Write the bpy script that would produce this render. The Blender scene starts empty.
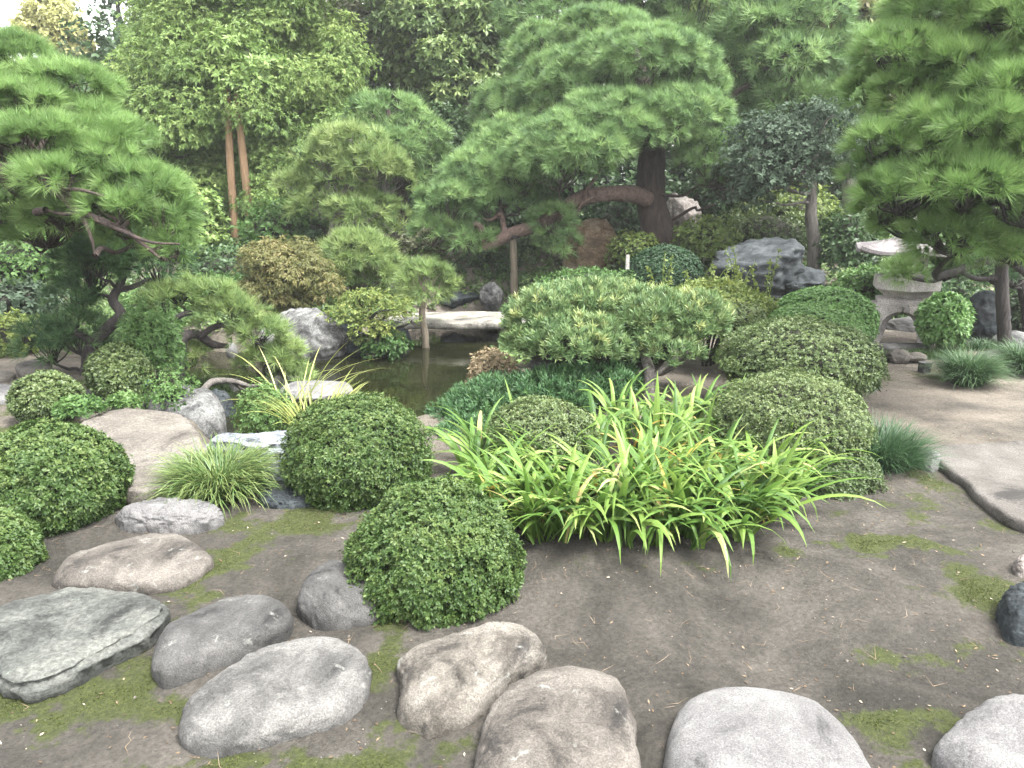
import bpy, bmesh, math
import numpy as np
from math import radians, sin, cos, pi

# ------------------------------------------------------------------ camera, world, sun, exposure
scene = bpy.context.scene
COL = scene.collection
CAMZ, FPX, PITCH = 2.1, 759.0, radians(14.3)
cd = bpy.data.cameras.new('camera'); cam = bpy.data.objects.new('camera', cd); COL.objects.link(cam)
cd.sensor_fit = 'HORIZONTAL'; cd.sensor_width = 36; cd.lens = 36 * FPX / 1024
cd.clip_start = 0.05; cd.clip_end = 600
cam.location = (0, 0, CAMZ); cam.rotation_euler = (pi / 2 - PITCH, 0, 0)
scene.camera = cam

SUN_EL, SUN_AZ = radians(64), radians(125)      # azimuth from +Y, clockwise
world = bpy.data.worlds.new('World'); scene.world = world; world.use_nodes = True
wn = world.node_tree.nodes; wl = world.node_tree.links
bg = wn['Background']
sky = wn.new('ShaderNodeTexSky'); sky.sky_type = 'NISHITA'; sky.sun_disc = False
sky.sun_elevation = SUN_EL; sky.sun_rotation = SUN_AZ
sky.air_density = 1.0; sky.dust_density = 3.0; sky.ozone_density = 1.0
hs = wn.new('ShaderNodeHueSaturation'); hs.inputs['Saturation'].default_value = 0.10
wl.new(sky.outputs[0], hs.inputs['Color']); wl.new(hs.outputs[0], bg.inputs['Color'])
bg.inputs['Strength'].default_value = 0.12
sl = bpy.data.lights.new('sun', 'SUN'); sl.energy = 1.5; sl.angle = radians(20); sl.color = (1.0, 0.975, 0.94)
so = bpy.data.objects.new('sun', sl); COL.objects.link(so)
so.rotation_euler = (pi / 2 - SUN_EL, 0, pi - SUN_AZ)
so.location = (0, 0, 20)
vs = scene.view_settings
scene.display_settings.display_device = 'sRGB'
vs.view_transform = 'Standard'; vs.look = 'None'; vs.gamma = 1; vs.use_curve_mapping = False
vs.exposure = 3.0
scene.render.engine = 'CYCLES'
scene.cycles.max_bounces = 6; scene.cycles.diffuse_bounces = 4; scene.cycles.glossy_bounces = 2
scene.cycles.transmission_bounces = 3; scene.cycles.caustics_reflective = False; scene.cycles.caustics_refractive = False
scene.cycles.use_denoising = True; scene.cycles.denoising_prefilter = 'NONE'; scene.cycles.use_adaptive_sampling = False


# ------------------------------------------------------------------ pixel <-> world
_f = np.array([0, cos(PITCH), -sin(PITCH)]); _u = np.array([0, sin(PITCH), cos(PITCH)]); _r = np.array([1., 0, 0])
O = np.array([0, 0, CAMZ])
def ray(px, py): return _f + (px - 512) / FPX * _r + (384 - py) / FPX * _u
def at(px, py, Y):
    d = ray(px, py); return O + d * (Y / d[1])
def gnd(px, py, z=0.0):
    d = ray(px, py); return O + d * ((z - CAMZ) / d[2])
def mpp(Y): return Y / FPX * 1.0

# ------------------------------------------------------------------ noise
def _hash(ix, iy, iz, seed):
    h = (ix.astype(np.int64) * 374761393 + iy.astype(np.int64) * 668265263 + iz.astype(np.int64) * 1440662683 + seed * 974634777) & 0xffffffff
    h = ((h ^ (h >> 13)) * 1274126177) & 0xffffffff
    h = (h ^ (h >> 16)) & 0xffffffff
    return h / 4294967295.0
def vnoise(P, scale=1.0, seed=0, octs=1, ridged=False):
    P = np.asarray(P, float) * scale; out = np.zeros(len(P)); amp = 1.0; tot = 0
    for o in range(octs):
        i = np.floor(P); f = P - i; f = f * f * (3 - 2 * f); s = 0
        for dx in (0, 1):
            for dy in (0, 1):
                for dz in (0, 1):
                    w = (f[:, 0] if dx else 1 - f[:, 0]) * (f[:, 1] if dy else 1 - f[:, 1]) * (f[:, 2] if dz else 1 - f[:, 2])
                    s = s + w * _hash(i[:, 0] + dx, i[:, 1] + dy, i[:, 2] + dz, seed + o)
        v = 2 * s - 1
        if ridged: v = 1 - 2 * np.abs(v)
        out += amp * v; tot += amp; amp *= 0.5; P = P * 2.03 + 7.1
    return out / tot
def sstep(a, b, x):
    t = np.clip((x - a) / (b - a), 0, 1); return t * t * (3 - 2 * t)
def nrm(v): return v / np.maximum(np.linalg.norm(v, axis=-1, keepdims=True), 1e-9)

# ------------------------------------------------------------------ mesh builder and scene graph helpers
ORIGIN = {}
class MB:
    def __init__(s): s.V = []; s.F = []; s.T = []; s.n = 0
    def add(s, v, f, t=0.5):
        v = np.asarray(v, float).reshape(-1, 3); f = np.asarray(f, np.int64)
        s.V.append(v); s.F.append(f + s.n); s.n += len(v)
        s.T.append(np.full(len(v), t, float) if np.isscalar(t) else np.asarray(t, float))
        return s
    def build(s, name, mat, parent=None, smooth=False, origin=None):
        V = np.concatenate(s.V); T = np.concatenate(s.T)
        if parent is not None: org = ORIGIN[parent.name]
        elif origin is not None: org = np.asarray(origin, float)
        else:
            org = np.array([(V[:, 0].min() + V[:, 0].max()) / 2, (V[:, 1].min() + V[:, 1].max()) / 2, V[:, 2].min()])
        V = V - org
        me = bpy.data.meshes.new(name)
        me.vertices.add(len(V)); me.vertices.foreach_set('co', V.astype(np.float32).ravel())
        li = np.concatenate([f.ravel() for f in s.F]).astype(np.int32)
        lt = np.concatenate([np.full(len(f), f.shape[1]) for f in s.F]).astype(np.int32)
        ls = np.concatenate([[0], np.cumsum(lt)[:-1]]).astype(np.int32)
        me.loops.add(len(li)); me.loops.foreach_set('vertex_index', li)
        me.polygons.add(len(lt)); me.polygons.foreach_set('loop_start', ls); me.polygons.foreach_set('loop_total', lt)
        me.polygons.foreach_set('use_smooth', np.full(len(lt), bool(smooth)))
        a = me.attributes.new('tint', 'FLOAT', 'POINT'); a.data.foreach_set('value', T.astype(np.float32))
        me.update(calc_edges=True)
        me.materials.append(mat)
        o = bpy.data.objects.new(name, me); COL.objects.link(o)
        if parent is not None: o.parent = parent
        else: o.location = org
        ORIGIN[o.name] = org
        return o
def thing(name, label, cat, loc, group=None):
    o = bpy.data.objects.new(name, None); COL.objects.link(o); o.location = tuple(loc); o.empty_display_size = 0.2
    ORIGIN[o.name] = np.asarray(loc, float)
    return tag(o, label, cat, group)
def tag(o, label, cat, group=None):
    o['label'] = label; o['category'] = cat
    if group: o['group'] = group
    return o
def kind(o, k): o['kind'] = k; return o

# ------------------------------------------------------------------ materials
def newmat(name):
    m = bpy.data.materials.new(name); m.use_nodes = True
    return m, m.node_tree.nodes, m.node_tree.links, m.node_tree.nodes['Principled BSDF']
def ramp(n, stops):
    r = n.new('ShaderNodeValToRGB'); e = r.color_ramp.elements
    while len(e) < len(stops): e.new(0.5)
    for k, (p, c) in enumerate(stops): e[k].position = p; e[k].color = (*c, 1) if len(c) == 3 else c
    return r
def noise_node(n, l, coord, scale, detail=6, rough=0.6, dist=0.0):
    t = n.new('ShaderNodeTexNoise'); t.inputs['Scale'].default_value = scale; t.inputs['Detail'].default_value = detail
    t.inputs['Roughness'].default_value = rough; t.inputs['Distortion'].default_value = dist
    l.new(coord, t.inputs['Vector']); return t
def leafmat(name, cols, rough=0.55, trans=0.35, spec=0.3):
    m, n, l, b = newmat(name)
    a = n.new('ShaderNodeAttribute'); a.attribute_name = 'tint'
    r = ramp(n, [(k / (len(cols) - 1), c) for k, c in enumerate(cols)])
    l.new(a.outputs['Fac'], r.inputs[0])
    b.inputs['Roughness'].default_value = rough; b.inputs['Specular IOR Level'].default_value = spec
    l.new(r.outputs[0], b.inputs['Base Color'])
    tr = n.new('ShaderNodeBsdfTranslucent'); l.new(r.outputs[0], tr.inputs['Color'])
    mx = n.new('ShaderNodeMixShader'); mx.inputs[0].default_value = trans
    l.new(b.outputs[0], mx.inputs[1]); l.new(tr.outputs[0], mx.inputs[2])
    l.new(mx.outputs[0], n['Material Output'].inputs['Surface'])
    return m
def barkmat(name, c1, c2, sc=14, stretch=0.25):
    m, n, l, b = newmat(name)
    tc = n.new('ShaderNodeTexCoord'); mp = n.new('ShaderNodeMapping'); mp.inputs['Scale'].default_value = (1, 1, stretch)
    l.new(tc.outputs['Object'], mp.inputs[0])
    t = noise_node(n, l, mp.outputs[0], sc, 6, 0.7, 0.4); r = ramp(n, [(0.3, c1), (0.7, c2)])
    l.new(t.outputs[0], r.inputs[0]); l.new(r.outputs[0], b.inputs['Base Color']); b.inputs['Roughness'].default_value = 0.9
    bp = n.new('ShaderNodeBump'); bp.inputs['Strength'].default_value = 1.0; bp.inputs['Distance'].default_value = 0.07
    l.new(t.outputs[0], bp.inputs['Height']); l.new(bp.outputs[0], b.inputs['Normal'])
    return m
def rockmat(name, dark, mid, light, speck=90, big=3.0, gain=0.55, crack=0, lichen=None, lich_amt=0.62, stain=0.45, moss=None, strata=0):
    m, n, l, b = newmat(name); dark, mid, light = [tuple(q * gain for q in c) for c in (dark, mid, light)]
    tc = n.new('ShaderNodeTexCoord'); co = tc.outputs['Object']
    if strata:
        mp = n.new('ShaderNodeMapping'); mp.inputs['Scale'].default_value = (1, 1, strata); mp.inputs['Rotation'].default_value = (0.2, 0.15, 0)
        l.new(co, mp.inputs[0]); cb = mp.outputs[0]
    else: cb = co
    t1 = noise_node(n, l, cb, big, 12, 0.72, 0.3); r1 = ramp(n, [(0.40, dark), (0.5, mid), (0.60, light)]); l.new(t1.outputs[0], r1.inputs[0])
    t2 = noise_node(n, l, co, speck, 5, 0.8); r2 = ramp(n, [(0.36, (0.4,) * 3), (0.5, (1,) * 3), (0.64, (1.7,) * 3)]); l.new(t2.outputs[0], r2.inputs[0])
    mu = n.new('ShaderNodeMix'); mu.data_type = 'RGBA'; mu.blend_type = 'MULTIPLY'; mu.inputs[0].default_value = 0.75
    l.new(r1.outputs[0], mu.inputs[6]); l.new(r2.outputs[0], mu.inputs[7]); out = mu.outputs[2]
    t3 = noise_node(n, l, co, 2.4, 12, 0.74, 0.5); r3 = ramp(n, [(stain - 0.05, (0.26, 0.26, 0.27)), (stain + 0.025, (1, 1, 1))]); l.new(t3.outputs[0], r3.inputs[0])
    m3 = n.new('ShaderNodeMix'); m3.data_type = 'RGBA'; m3.blend_type = 'MULTIPLY'; m3.inputs[0].default_value = 0.85
    l.new(out, m3.inputs[6]); l.new(r3.outputs[0], m3.inputs[7]); out = m3.outputs[2]
    for colr, amt, sc in ((lichen, lich_amt, 9), (moss, 0.6, 5)):
        if colr is None: continue
        t4 = noise_node(n, l, co, sc, 9, 0.7, 0.3); r4 = ramp(n, [(amt - 0.02, (0, 0, 0)), (amt + 0.05, (1, 1, 1))]); l.new(t4.outputs[0], r4.inputs[0])
        m4 = n.new('ShaderNodeMix'); m4.data_type = 'RGBA'; l.new(r4.outputs[0], m4.inputs[0]); l.new(out, m4.inputs[6]); m4.inputs[7].default_value = (*colr, 1)
        out = m4.outputs[2]
    if crack:
        t6 = noise_node(n, l, co, crack, 4, 0.55, 0.6); sb = n.new('ShaderNodeMath'); sb.operation = 'SUBTRACT'; sb.inputs[1].default_value = .5; l.new(t6.outputs[0], sb.inputs[0])
        ab = n.new('ShaderNodeMath'); ab.operation = 'ABSOLUTE'; l.new(sb.outputs[0], ab.inputs[0]); r6 = ramp(n, [(0.0, (.3,) * 3), (0.007, (1,) * 3)]); l.new(ab.outputs[0], r6.inputs[0])
        m6 = n.new('ShaderNodeMix'); m6.data_type = 'RGBA'; m6.blend_type = 'MULTIPLY'; m6.inputs[0].default_value = .5; l.new(out, m6.inputs[6]); l.new(r6.outputs[0], m6.inputs[7]); out = m6.outputs[2]
    l.new(out, b.inputs['Base Color']); b.inputs['Roughness'].default_value = 0.8; b.inputs['Specular IOR Level'].default_value = 0.3
    ad = n.new('ShaderNodeMath'); ad.operation = 'MULTIPLY_ADD'; ad.inputs[1].default_value = 3.0
    l.new(t1.outputs[0], ad.inputs[0]); l.new(t2.outputs[0], ad.inputs[2])
    bp = n.new('ShaderNodeBump'); bp.inputs['Strength'].default_value = 0.7; bp.inputs['Distance'].default_value = 0.009
    l.new(ad.outputs[0], bp.inputs['Height']); l.new(bp.outputs[0], b.inputs['Normal'])
    return m

M = {}
M['needle_near'] = leafmat('pine_needles_fresh', [(0.08, 0.145, 0.044), (0.15, 0.255, 0.073), (0.235, 0.345, 0.12)], 0.5, 0.4)
M['needle_main'] = leafmat('pine_needles_bluish', [(0.075, 0.14, 0.055), (0.15, 0.25, 0.087), (0.235, 0.345, 0.125)], 0.5, 0.35)
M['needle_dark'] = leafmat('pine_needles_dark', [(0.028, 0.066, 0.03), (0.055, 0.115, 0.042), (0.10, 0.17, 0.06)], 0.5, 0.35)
M['needle_lime'] = leafmat('pine_needles_lime', [(0.09, 0.15, 0.05), (0.175, 0.25, 0.08), (0.25, 0.315, 0.115)], 0.5, 0.4)
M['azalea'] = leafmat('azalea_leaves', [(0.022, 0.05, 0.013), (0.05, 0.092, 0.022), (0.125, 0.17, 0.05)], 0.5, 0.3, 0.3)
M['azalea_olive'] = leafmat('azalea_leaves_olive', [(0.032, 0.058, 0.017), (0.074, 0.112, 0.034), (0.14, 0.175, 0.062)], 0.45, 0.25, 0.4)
M['azalea_dark'] = leafmat('azalea_leaves_dark', [(0.012, 0.03, 0.014), (0.028, 0.055, 0.02), (0.06, 0.085, 0.03)], 0.4, 0.2, 0.4)
M['box_green'] = leafmat('clipped_box_leaves', [(0.05, 0.12, 0.035), (0.11, 0.22, 0.06), (0.17, 0.28, 0.09)], 0.4, 0.25, 0.4)
M['yew'] = leafmat('dark_yew_leaves', [(0.012, 0.034, 0.016), (0.022, 0.055, 0.022), (0.04, 0.08, 0.03)], 0.5, 0.2)
M['podocarp'] = leafmat('long_leaf_shrub', [(0.05, 0.10, 0.04), (0.105, 0.175, 0.066), (0.19, 0.25, 0.10), (0.34, 0.37, 0.14)], 0.45, 0.3)
M['juniper'] = leafmat('juniper_sprays', [(0.03, 0.075, 0.03), (0.055, 0.12, 0.045), (0.10, 0.19, 0.06)], 0.5, 0.3)
M['yellowgreen'] = leafmat('yellow_green_leaves', [(0.06, 0.10, 0.025), (0.13, 0.18, 0.045), (0.24, 0.26, 0.07)], 0.5, 0.4)
M['fresh'] = leafmat('fresh_green_leaves', [(0.04, 0.095, 0.025), (0.085, 0.16, 0.045), (0.14, 0.22, 0.07)], 0.5, 0.4)
M['hinoki'] = leafmat('cypress_sprays', [(0.075, 0.135, 0.04), (0.155, 0.24, 0.066), (0.24, 0.315, 0.10)], 0.5, 0.35)
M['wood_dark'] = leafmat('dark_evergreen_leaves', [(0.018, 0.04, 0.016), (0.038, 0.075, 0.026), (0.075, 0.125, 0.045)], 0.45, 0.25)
M['wood_mid'] = leafmat('evergreen_leaves', [(0.055, 0.10, 0.036), (0.125, 0.19, 0.062), (0.22, 0.28, 0.095)], 0.45, 0.3)
M['wood_brown'] = leafmat('olive_brown_leaves', [(0.055, 0.065, 0.036), (0.10, 0.112, 0.058), (0.16, 0.165, 0.088)], 0.5, 0.3)
M['gold'] = leafmat('golden_autumn_leaves', [(0.30, 0.29, 0.11), (0.42, 0.42, 0.18), (0.55, 0.55, 0.31)], 0.5, 0.45)
M['rust'] = leafmat('rusty_maple_leaves', [(0.075, 0.088, 0.03), (0.14, 0.145, 0.05), (0.22, 0.185, 0.08)], 0.5, 0.4)
M['greyleaf'] = leafmat('grey_green_leaves', [(0.024, 0.042, 0.027), (0.052, 0.08, 0.05), (0.10, 0.135, 0.09)], 0.65, 0.25, 0.15)
M['iris'] = leafmat('iris_blades', [(0.035, 0.085, 0.016), (0.085, 0.165, 0.03), (0.16, 0.245, 0.05), (0.36, 0.38, 0.16)], 0.5, 0.4, 0.3)
M['iris_dry'] = leafmat('iris_blades_dry', [(0.25, 0.16, 0.03), (0.36, 0.29, 0.06), (0.42, 0.38, 0.2)], 0.5, 0.4)
M['tuft'] = leafmat('mondo_grass_blades', [(0.032, 0.075, 0.022), (0.075, 0.135, 0.038), (0.17, 0.21, 0.07)], 0.42, 0.35)
M['tuft_blue'] = leafmat('dark_grass_blades', [(0.025, 0.06, 0.028), (0.05, 0.10, 0.042), (0.09, 0.15, 0.06)], 0.42, 0.35)
M['straw'] = leafmat('straw_grass_blades', [(0.15, 0.2, 0.05), (0.3, 0.33, 0.1), (0.5, 0.48, 0.22)], 0.5, 0.35)
M['drytwig'] = leafmat('dry_brown_leaves', [(0.12, 0.085, 0.05), (0.22, 0.17, 0.10), (0.32, 0.27, 0.17)], 0.6, 0.3)
M['mossblade'] = leafmat('moss', [(0.03, 0.04, 0.013), (0.054, 0.068, 0.02), (0.10, 0.115, 0.036)], 0.8, 0.3, 0.1)
M['litter'] = leafmat('fallen_leaf_bits', [(0.08, 0.055, 0.035), (0.2, 0.15, 0.1), (0.45, 0.4, 0.33)], 0.8, 0.1, 0.1)
M['bark_pine'] = barkmat('pine_bark', (0.014, 0.010, 0.009), (0.075, 0.05, 0.041), 16)
M['bark_dark'] = barkmat('dark_bark', (0.010, 0.008, 0.008), (0.036, 0.029, 0.026), 16)
M['bark_grey'] = barkmat('grey_bark', (0.05, 0.045, 0.04), (0.19, 0.17, 0.15), 16)
M['bark_cypress'] = barkmat('cypress_bark', (0.12, 0.07, 0.035), (0.28, 0.18, 0.10), 12, 0.1)
M['twig'] = barkmat('inner_twigs', (0.012, 0.014, 0.008), (0.03, 0.03, 0.016), 30, 1)  # stems of shrubs, and the dark solid core added inside them to block light
M['bark_limb'] = barkmat('red_pine_limb_bark', (0.05, 0.03, 0.025), (0.20, 0.135, 0.11), 14, 0.8)
M['timber'] = barkmat('weathered_timber', (0.06, 0.05, 0.035), (0.17, 0.14, 0.10), 20, 0.12)
M['rock_grey'] = rockmat('grey_speckled_granite', (0.108, 0.106, 0.10), (0.195, 0.19, 0.18), (0.295, 0.285, 0.268), 120, 3.2, stain=0.40, gain=.41, lichen=(0.17, 0.17, 0.155), lich_amt=.63)
M['rock_smooth'] = rockmat('smooth_pale_granite', (0.17, 0.165, 0.165), (0.235, 0.23, 0.225), (0.32, 0.31, 0.30), 150, 2.0, stain=0.40, gain=.5, lichen=(0.2, 0.2, 0.185), lich_amt=.66)
M['rock_darkgrey'] = rockmat('dark_grey_granite', (0.078, 0.077, 0.074), (0.135, 0.132, 0.126), (0.215, 0.21, 0.20), 140, 2.2, stain=0.42, gain=.41, lichen=(0.17, 0.17, 0.155), lich_amt=.63)
M['rock_tan'] = rockmat('tan_granite', (0.12, 0.106, 0.088), (0.235, 0.212, 0.18), (0.34, 0.312, 0.27), 110, 3.4, stain=0.44, gain=.41, lichen=(0.17, 0.17, 0.155), lich_amt=.63)
M['rock_brown'] = rockmat('brown_granite', (0.10, 0.089, 0.077), (0.18, 0.16, 0.138), (0.28, 0.252, 0.22), 110, 3.0, stain=0.43, gain=.41, lichen=(0.17, 0.17, 0.155), lich_amt=.63)
M['rock_green'] = rockmat('green_schist', (0.10, 0.105, 0.095), (0.19, 0.20, 0.18), (0.31, 0.315, 0.28), 45, 2.6, .30, 0, lichen=(0.22, 0.27, 0.22), lich_amt=0.68, stain=0.44, strata=2)
M['rock_slab'] = rockmat('beige_flagstone', (0.21, 0.185, 0.16), (0.28, 0.25, 0.215), (0.36, 0.33, 0.285), 60, 2.2, .35, 0.9, stain=0.40)
M['rock_flag'] = rockmat('grey_flagstone', (0.16, 0.145, 0.128), (0.215, 0.197, 0.176), (0.27, 0.25, 0.228), 80, 2.5, .38, 0, stain=0.42)
M['rock_blue'] = rockmat('blue_grey_schist', (0.10, 0.115, 0.13), (0.25, 0.275, 0.30), (0.42, 0.44, 0.46), 50, 3.0, stain=0.42, strata=7)
M['rock_pond'] = rockmat('pond_boulder', (0.08, 0.08, 0.078), (0.165, 0.165, 0.16), (0.28, 0.28, 0.27), 60, 3.5, lichen=(0.24, 0.25, 0.22), lich_amt=0.64, stain=0.48)
M['rock_bluedark'] = rockmat('dark_blue_schist', (0.035, 0.048, 0.055), (0.075, 0.095, 0.105), (0.16, 0.185, 0.195), 30, 2.2, gain=.28, lichen=(0.12, 0.135, 0.13), lich_amt=0.72, stain=0.46, strata=3)
M['rock_crag'] = rockmat('dark_crag', (0.035, 0.045, 0.05), (0.075, 0.092, 0.10), (0.16, 0.18, 0.185), 30, 2.2, gain=.27, lichen=(0.12, 0.13, 0.125), lich_amt=0.66, stain=0.42, strata=3)
M['rock_gold'] = rockmat('golden_brown_rock', (0.09, 0.06, 0.035), (0.19, 0.13, 0.075), (0.30, 0.24, 0.17), 25, 2.0, stain=0.42, strata=2)
M['rock_pale'] = rockmat('pale_pink_rock', (0.20, 0.17, 0.155), (0.33, 0.29, 0.265), (0.43, 0.40, 0.37), 30, 2.4, stain=0.36)
M['rock_bridge'] = rockmat('mossy_bridge_stone', (0.16, 0.15, 0.13), (0.28, 0.265, 0.23), (0.40, 0.385, 0.34), 40, 2.6, stain=0.4, moss=(0.09, 0.11, 0.03))
M['lantern'] = rockmat('lantern_granite', (0.27, 0.25, 0.235), (0.36, 0.335, 0.315), (0.45, 0.42, 0.40), 60, 2.4, .75, stain=0.36)
M['lantern_roof'] = rockmat('lantern_roof_granite', (0.16, 0.145, 0.145), (0.23, 0.21, 0.21), (0.33, 0.30, 0.30), 50, 3, .5, stain=0.42, lichen=(0.36, 0.36, 0.33))

# ------------------------------------------------------------------ generators
def rng(s): return np.random.default_rng(s)
def frame(A):
    ref = np.where(np.abs(A[:, 2:3]) > 0.9, np.array([[1., 0, 0]]), np.array([[0, 0, 1.]]))
    B = nrm(np.cross(A, ref)); return B, np.cross(A, B)
def shoots(mb, P, A, n, L, W, spread, r, tint, droop=0.0, tri=False, tj=0.12, lj=0.25, stem=0.0):
    """n leaves round each point P on axis A: diamonds, or slim triangles for needles."""
    K = len(P); B, C = frame(A)
    P = np.repeat(P, n, 0); A = np.repeat(A, n, 0); B = np.repeat(B, n, 0); C = np.repeat(C, n, 0)
    N = K * n
    ph = r.random(N) * 2 * pi; th = np.radians(spread[0] + (spread[1] - spread[0]) * np.sqrt(r.random(N)))
    rad = B * np.cos(ph)[:, None] + C * np.sin(ph)[:, None]
    d = A * np.cos(th)[:, None] + rad * np.sin(th)[:, None]
    s = nrm(np.cross(d, A) + 1e-4)
    s = nrm(s + np.cross(d, s) * (r.random(N)[:, None] - 0.5) * 1.0)
    ln = L * (1 + lj * (r.random(N) * 2 - 1)); wd = W * (0.8 + 0.4 * r.random(N))
    t = np.repeat(np.asarray(tint) * np.ones(K), n) + tj * (r.random(N) * 2 - 1)
    if stem: P = P + A * (r.random(N) * stem)[:, None]
    tip = P + d * ln[:, None]; tip[:, 2] -= droop * ln
    if tri:
        V = np.stack([P - s * wd[:, None] / 2, P + s * wd[:, None] / 2, tip], 1).reshape(-1, 3)
        mb.add(V, np.arange(N * 3).reshape(-1, 3), np.repeat(np.clip(t, 0, 1), 3))
    else:
        mid = P + d * (ln * 0.55)[:, None]; mid[:, 2] -= droop * ln * 0.2
        V = np.stack([P, mid + s * wd[:, None] / 2, tip, mid - s * wd[:, None] / 2], 1).reshape(-1, 3)
        mb.add(V, np.arange(N * 4).reshape(-1, 4), np.repeat(np.clip(t, 0, 1), 4))
def rdirs(r, n, zmin=-1.0):
    z = zmin + (1 - zmin) * r.random(n); a = r.random(n) * 2 * pi; q = np.sqrt(np.maximum(0, 1 - z * z))
    return np.stack([q * np.cos(a), q * np.sin(a), z], 1)
def smoothpath(pts, k=5):
    p = np.asarray(pts, float)
    if len(p) < 3: return np.stack([np.linspace(p[0, i], p[-1, i], k + 1) for i in range(p.shape[1])], 1)
    e = np.vstack([2 * p[0] - p[1], p, 2 * p[-1] - p[-2]]); out = []
    for i in range(len(p) - 1):
        a, b, c, d = e[i:i + 4]
        for t in np.arange(k) / k:
            out.append(0.5 * ((2 * b) + (-a + c) * t + (2 * a - 5 * b + 4 * c - d) * t * t + (-a + 3 * b - 3 * c + d) * t ** 3))
    out.append(p[-1]); return np.array(out)
def tube(mb, pts, radii, seg=8, k=5, bump=0.0, seed=0):
    """pts (N,3) smoothed; radii per control point"""
    q = smoothpath(np.column_stack([np.asarray(pts, float), np.asarray(radii, float)]), k)
    p, rr = q[:, :3], np.maximum(q[:, 3], 0.0015); n = len(p)
    T = nrm(np.gradient(p, axis=0)); B = np.zeros_like(T)
    b = np.cross(T[0], [0.31, 0.77, 0.2]); b /= np.linalg.norm(b)
    for i in range(n):
        b = b - T[i] * np.dot(b, T[i]); b /= max(np.linalg.norm(b), 1e-9); B[i] = b
    C = np.cross(T, B); a = np.arange(seg) / seg * 2 * pi
    ring = B[:, None] * np.cos(a)[None, :, None] + C[:, None] * np.sin(a)[None, :, None]
    R = rr[:, None] * np.ones(seg)
    V0 = p[:, None] + ring * R[..., None]
    if bump: 
        nz = vnoise(V0.reshape(-1, 3), 2.2 / max(rr.mean(), 0.03) * 0.4, seed, 3).reshape(n, seg)
        V0 = p[:, None] + ring * (R * (1 + bump * nz))[..., None]
    idx = np.arange(n * seg).reshape(n, seg); nx = np.roll(idx, -1, 1)
    F = np.stack([idx[:-1], nx[:-1], nx[1:], idx[1:]], -1).reshape(-1, 4)
    mb.add(V0.reshape(-1, 3), F)
    mb.add(np.vstack([V0[-1], p[-1:] + T[-1:] * rr[-1] * 0.5]), [[i, (i + 1) % seg, seg] for i in range(seg)])
    return p
def crook(a, b, r, amp=0.12, n=4):
    """a crooked path from a to b"""
    t = np.linspace(0, 1, n + 1)[:, None]; L = np.linalg.norm(b - a)
    p = a + (b - a) * t; j = (r.random((n + 1, 3)) - 0.5) * 2 * amp * L; j[0] = 0; j[-1] = 0
    return p + j

def pad_px(px, py, rx, ry, Y, dep=0.85):
    s = Y / FPX * 1.03
    return dict(c=at(px, py, Y), r=np.array([rx * s, rx * s * dep, ry * s]))
def needle_pad(mb, tw, pad, r, L=0.15, W=0.006, n=22, dens=170, up=0.45, zmin=-0.3, clump=0.2, base=None, twr=0.012, tj=0.0, sag=0.0, spread=(12, 62)):
    """pine cushion: sub-clumps on an ellipsoid shell, each a brush of needle tufts, on twigs that fan out from below"""
    c = pad['c']; R = np.maximum(pad['r'] - (clump * .45 + L * .28) * np.array([1, 1, .8]), pad['r'] * .45)
    area = 2.6 * pi * (R[0] * R[1] + R[0] * R[2]) / 2 + 0.1
    K = max(8, int(area / (clump * clump * 0.75)))
    D = rdirs(r, K, zmin); lump = 1 + 0.14 * vnoise(D, 2.3, int(r.integers(1e6)), 2)
    cc = c + D * R * (lump * (0.72 + 0.22 * np.sqrt(r.random(K))))[:, None]
    cn = nrm(D / R * R.mean())
    nt = max(60, int(area * dens * 1.5)); ci = r.integers(0, K, nt)
    o = nrm(rdirs(r, nt) + cn[ci] * 0.9 + np.array([0, 0, 0.25]))
    rs = clump * (0.7 + 0.6 * r.random(K))
    P = cc[ci] + o * (rs[ci] * (0.35 + 0.65 * r.random(nt) ** 0.5))[:, None] * np.array([1, 1, 0.8])
    A = nrm(o * 0.55 + cn[ci] * 0.45 + np.array([0, 0, up]) + r.normal(0, 0.15, (nt, 3)))
    ct = 0.46 + 0.22 * r.normal(size=K)
    shoots(mb, P, A, n, L, W, spread, r, np.clip(ct[ci] + 0.12 * r.normal(size=nt) + tj, 0.03, 0.97), droop=sag, tri=True, tj=0.1)
    if tw is not None:
        b0 = base if base is not None else c - np.array([0, 0, R[2] * 0.75])
        for i in range(0, K, max(1, K // 22)):
            m = b0 + (cc[i] - b0) * 0.5 + r.normal(0, 0.14, 3) * R.mean() - np.array([0, 0, 0.12 * R[2]])
            tube(tw, [b0, m, cc[i]], [twr, twr * 0.7, twr * 0.3], 4, 3)
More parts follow.
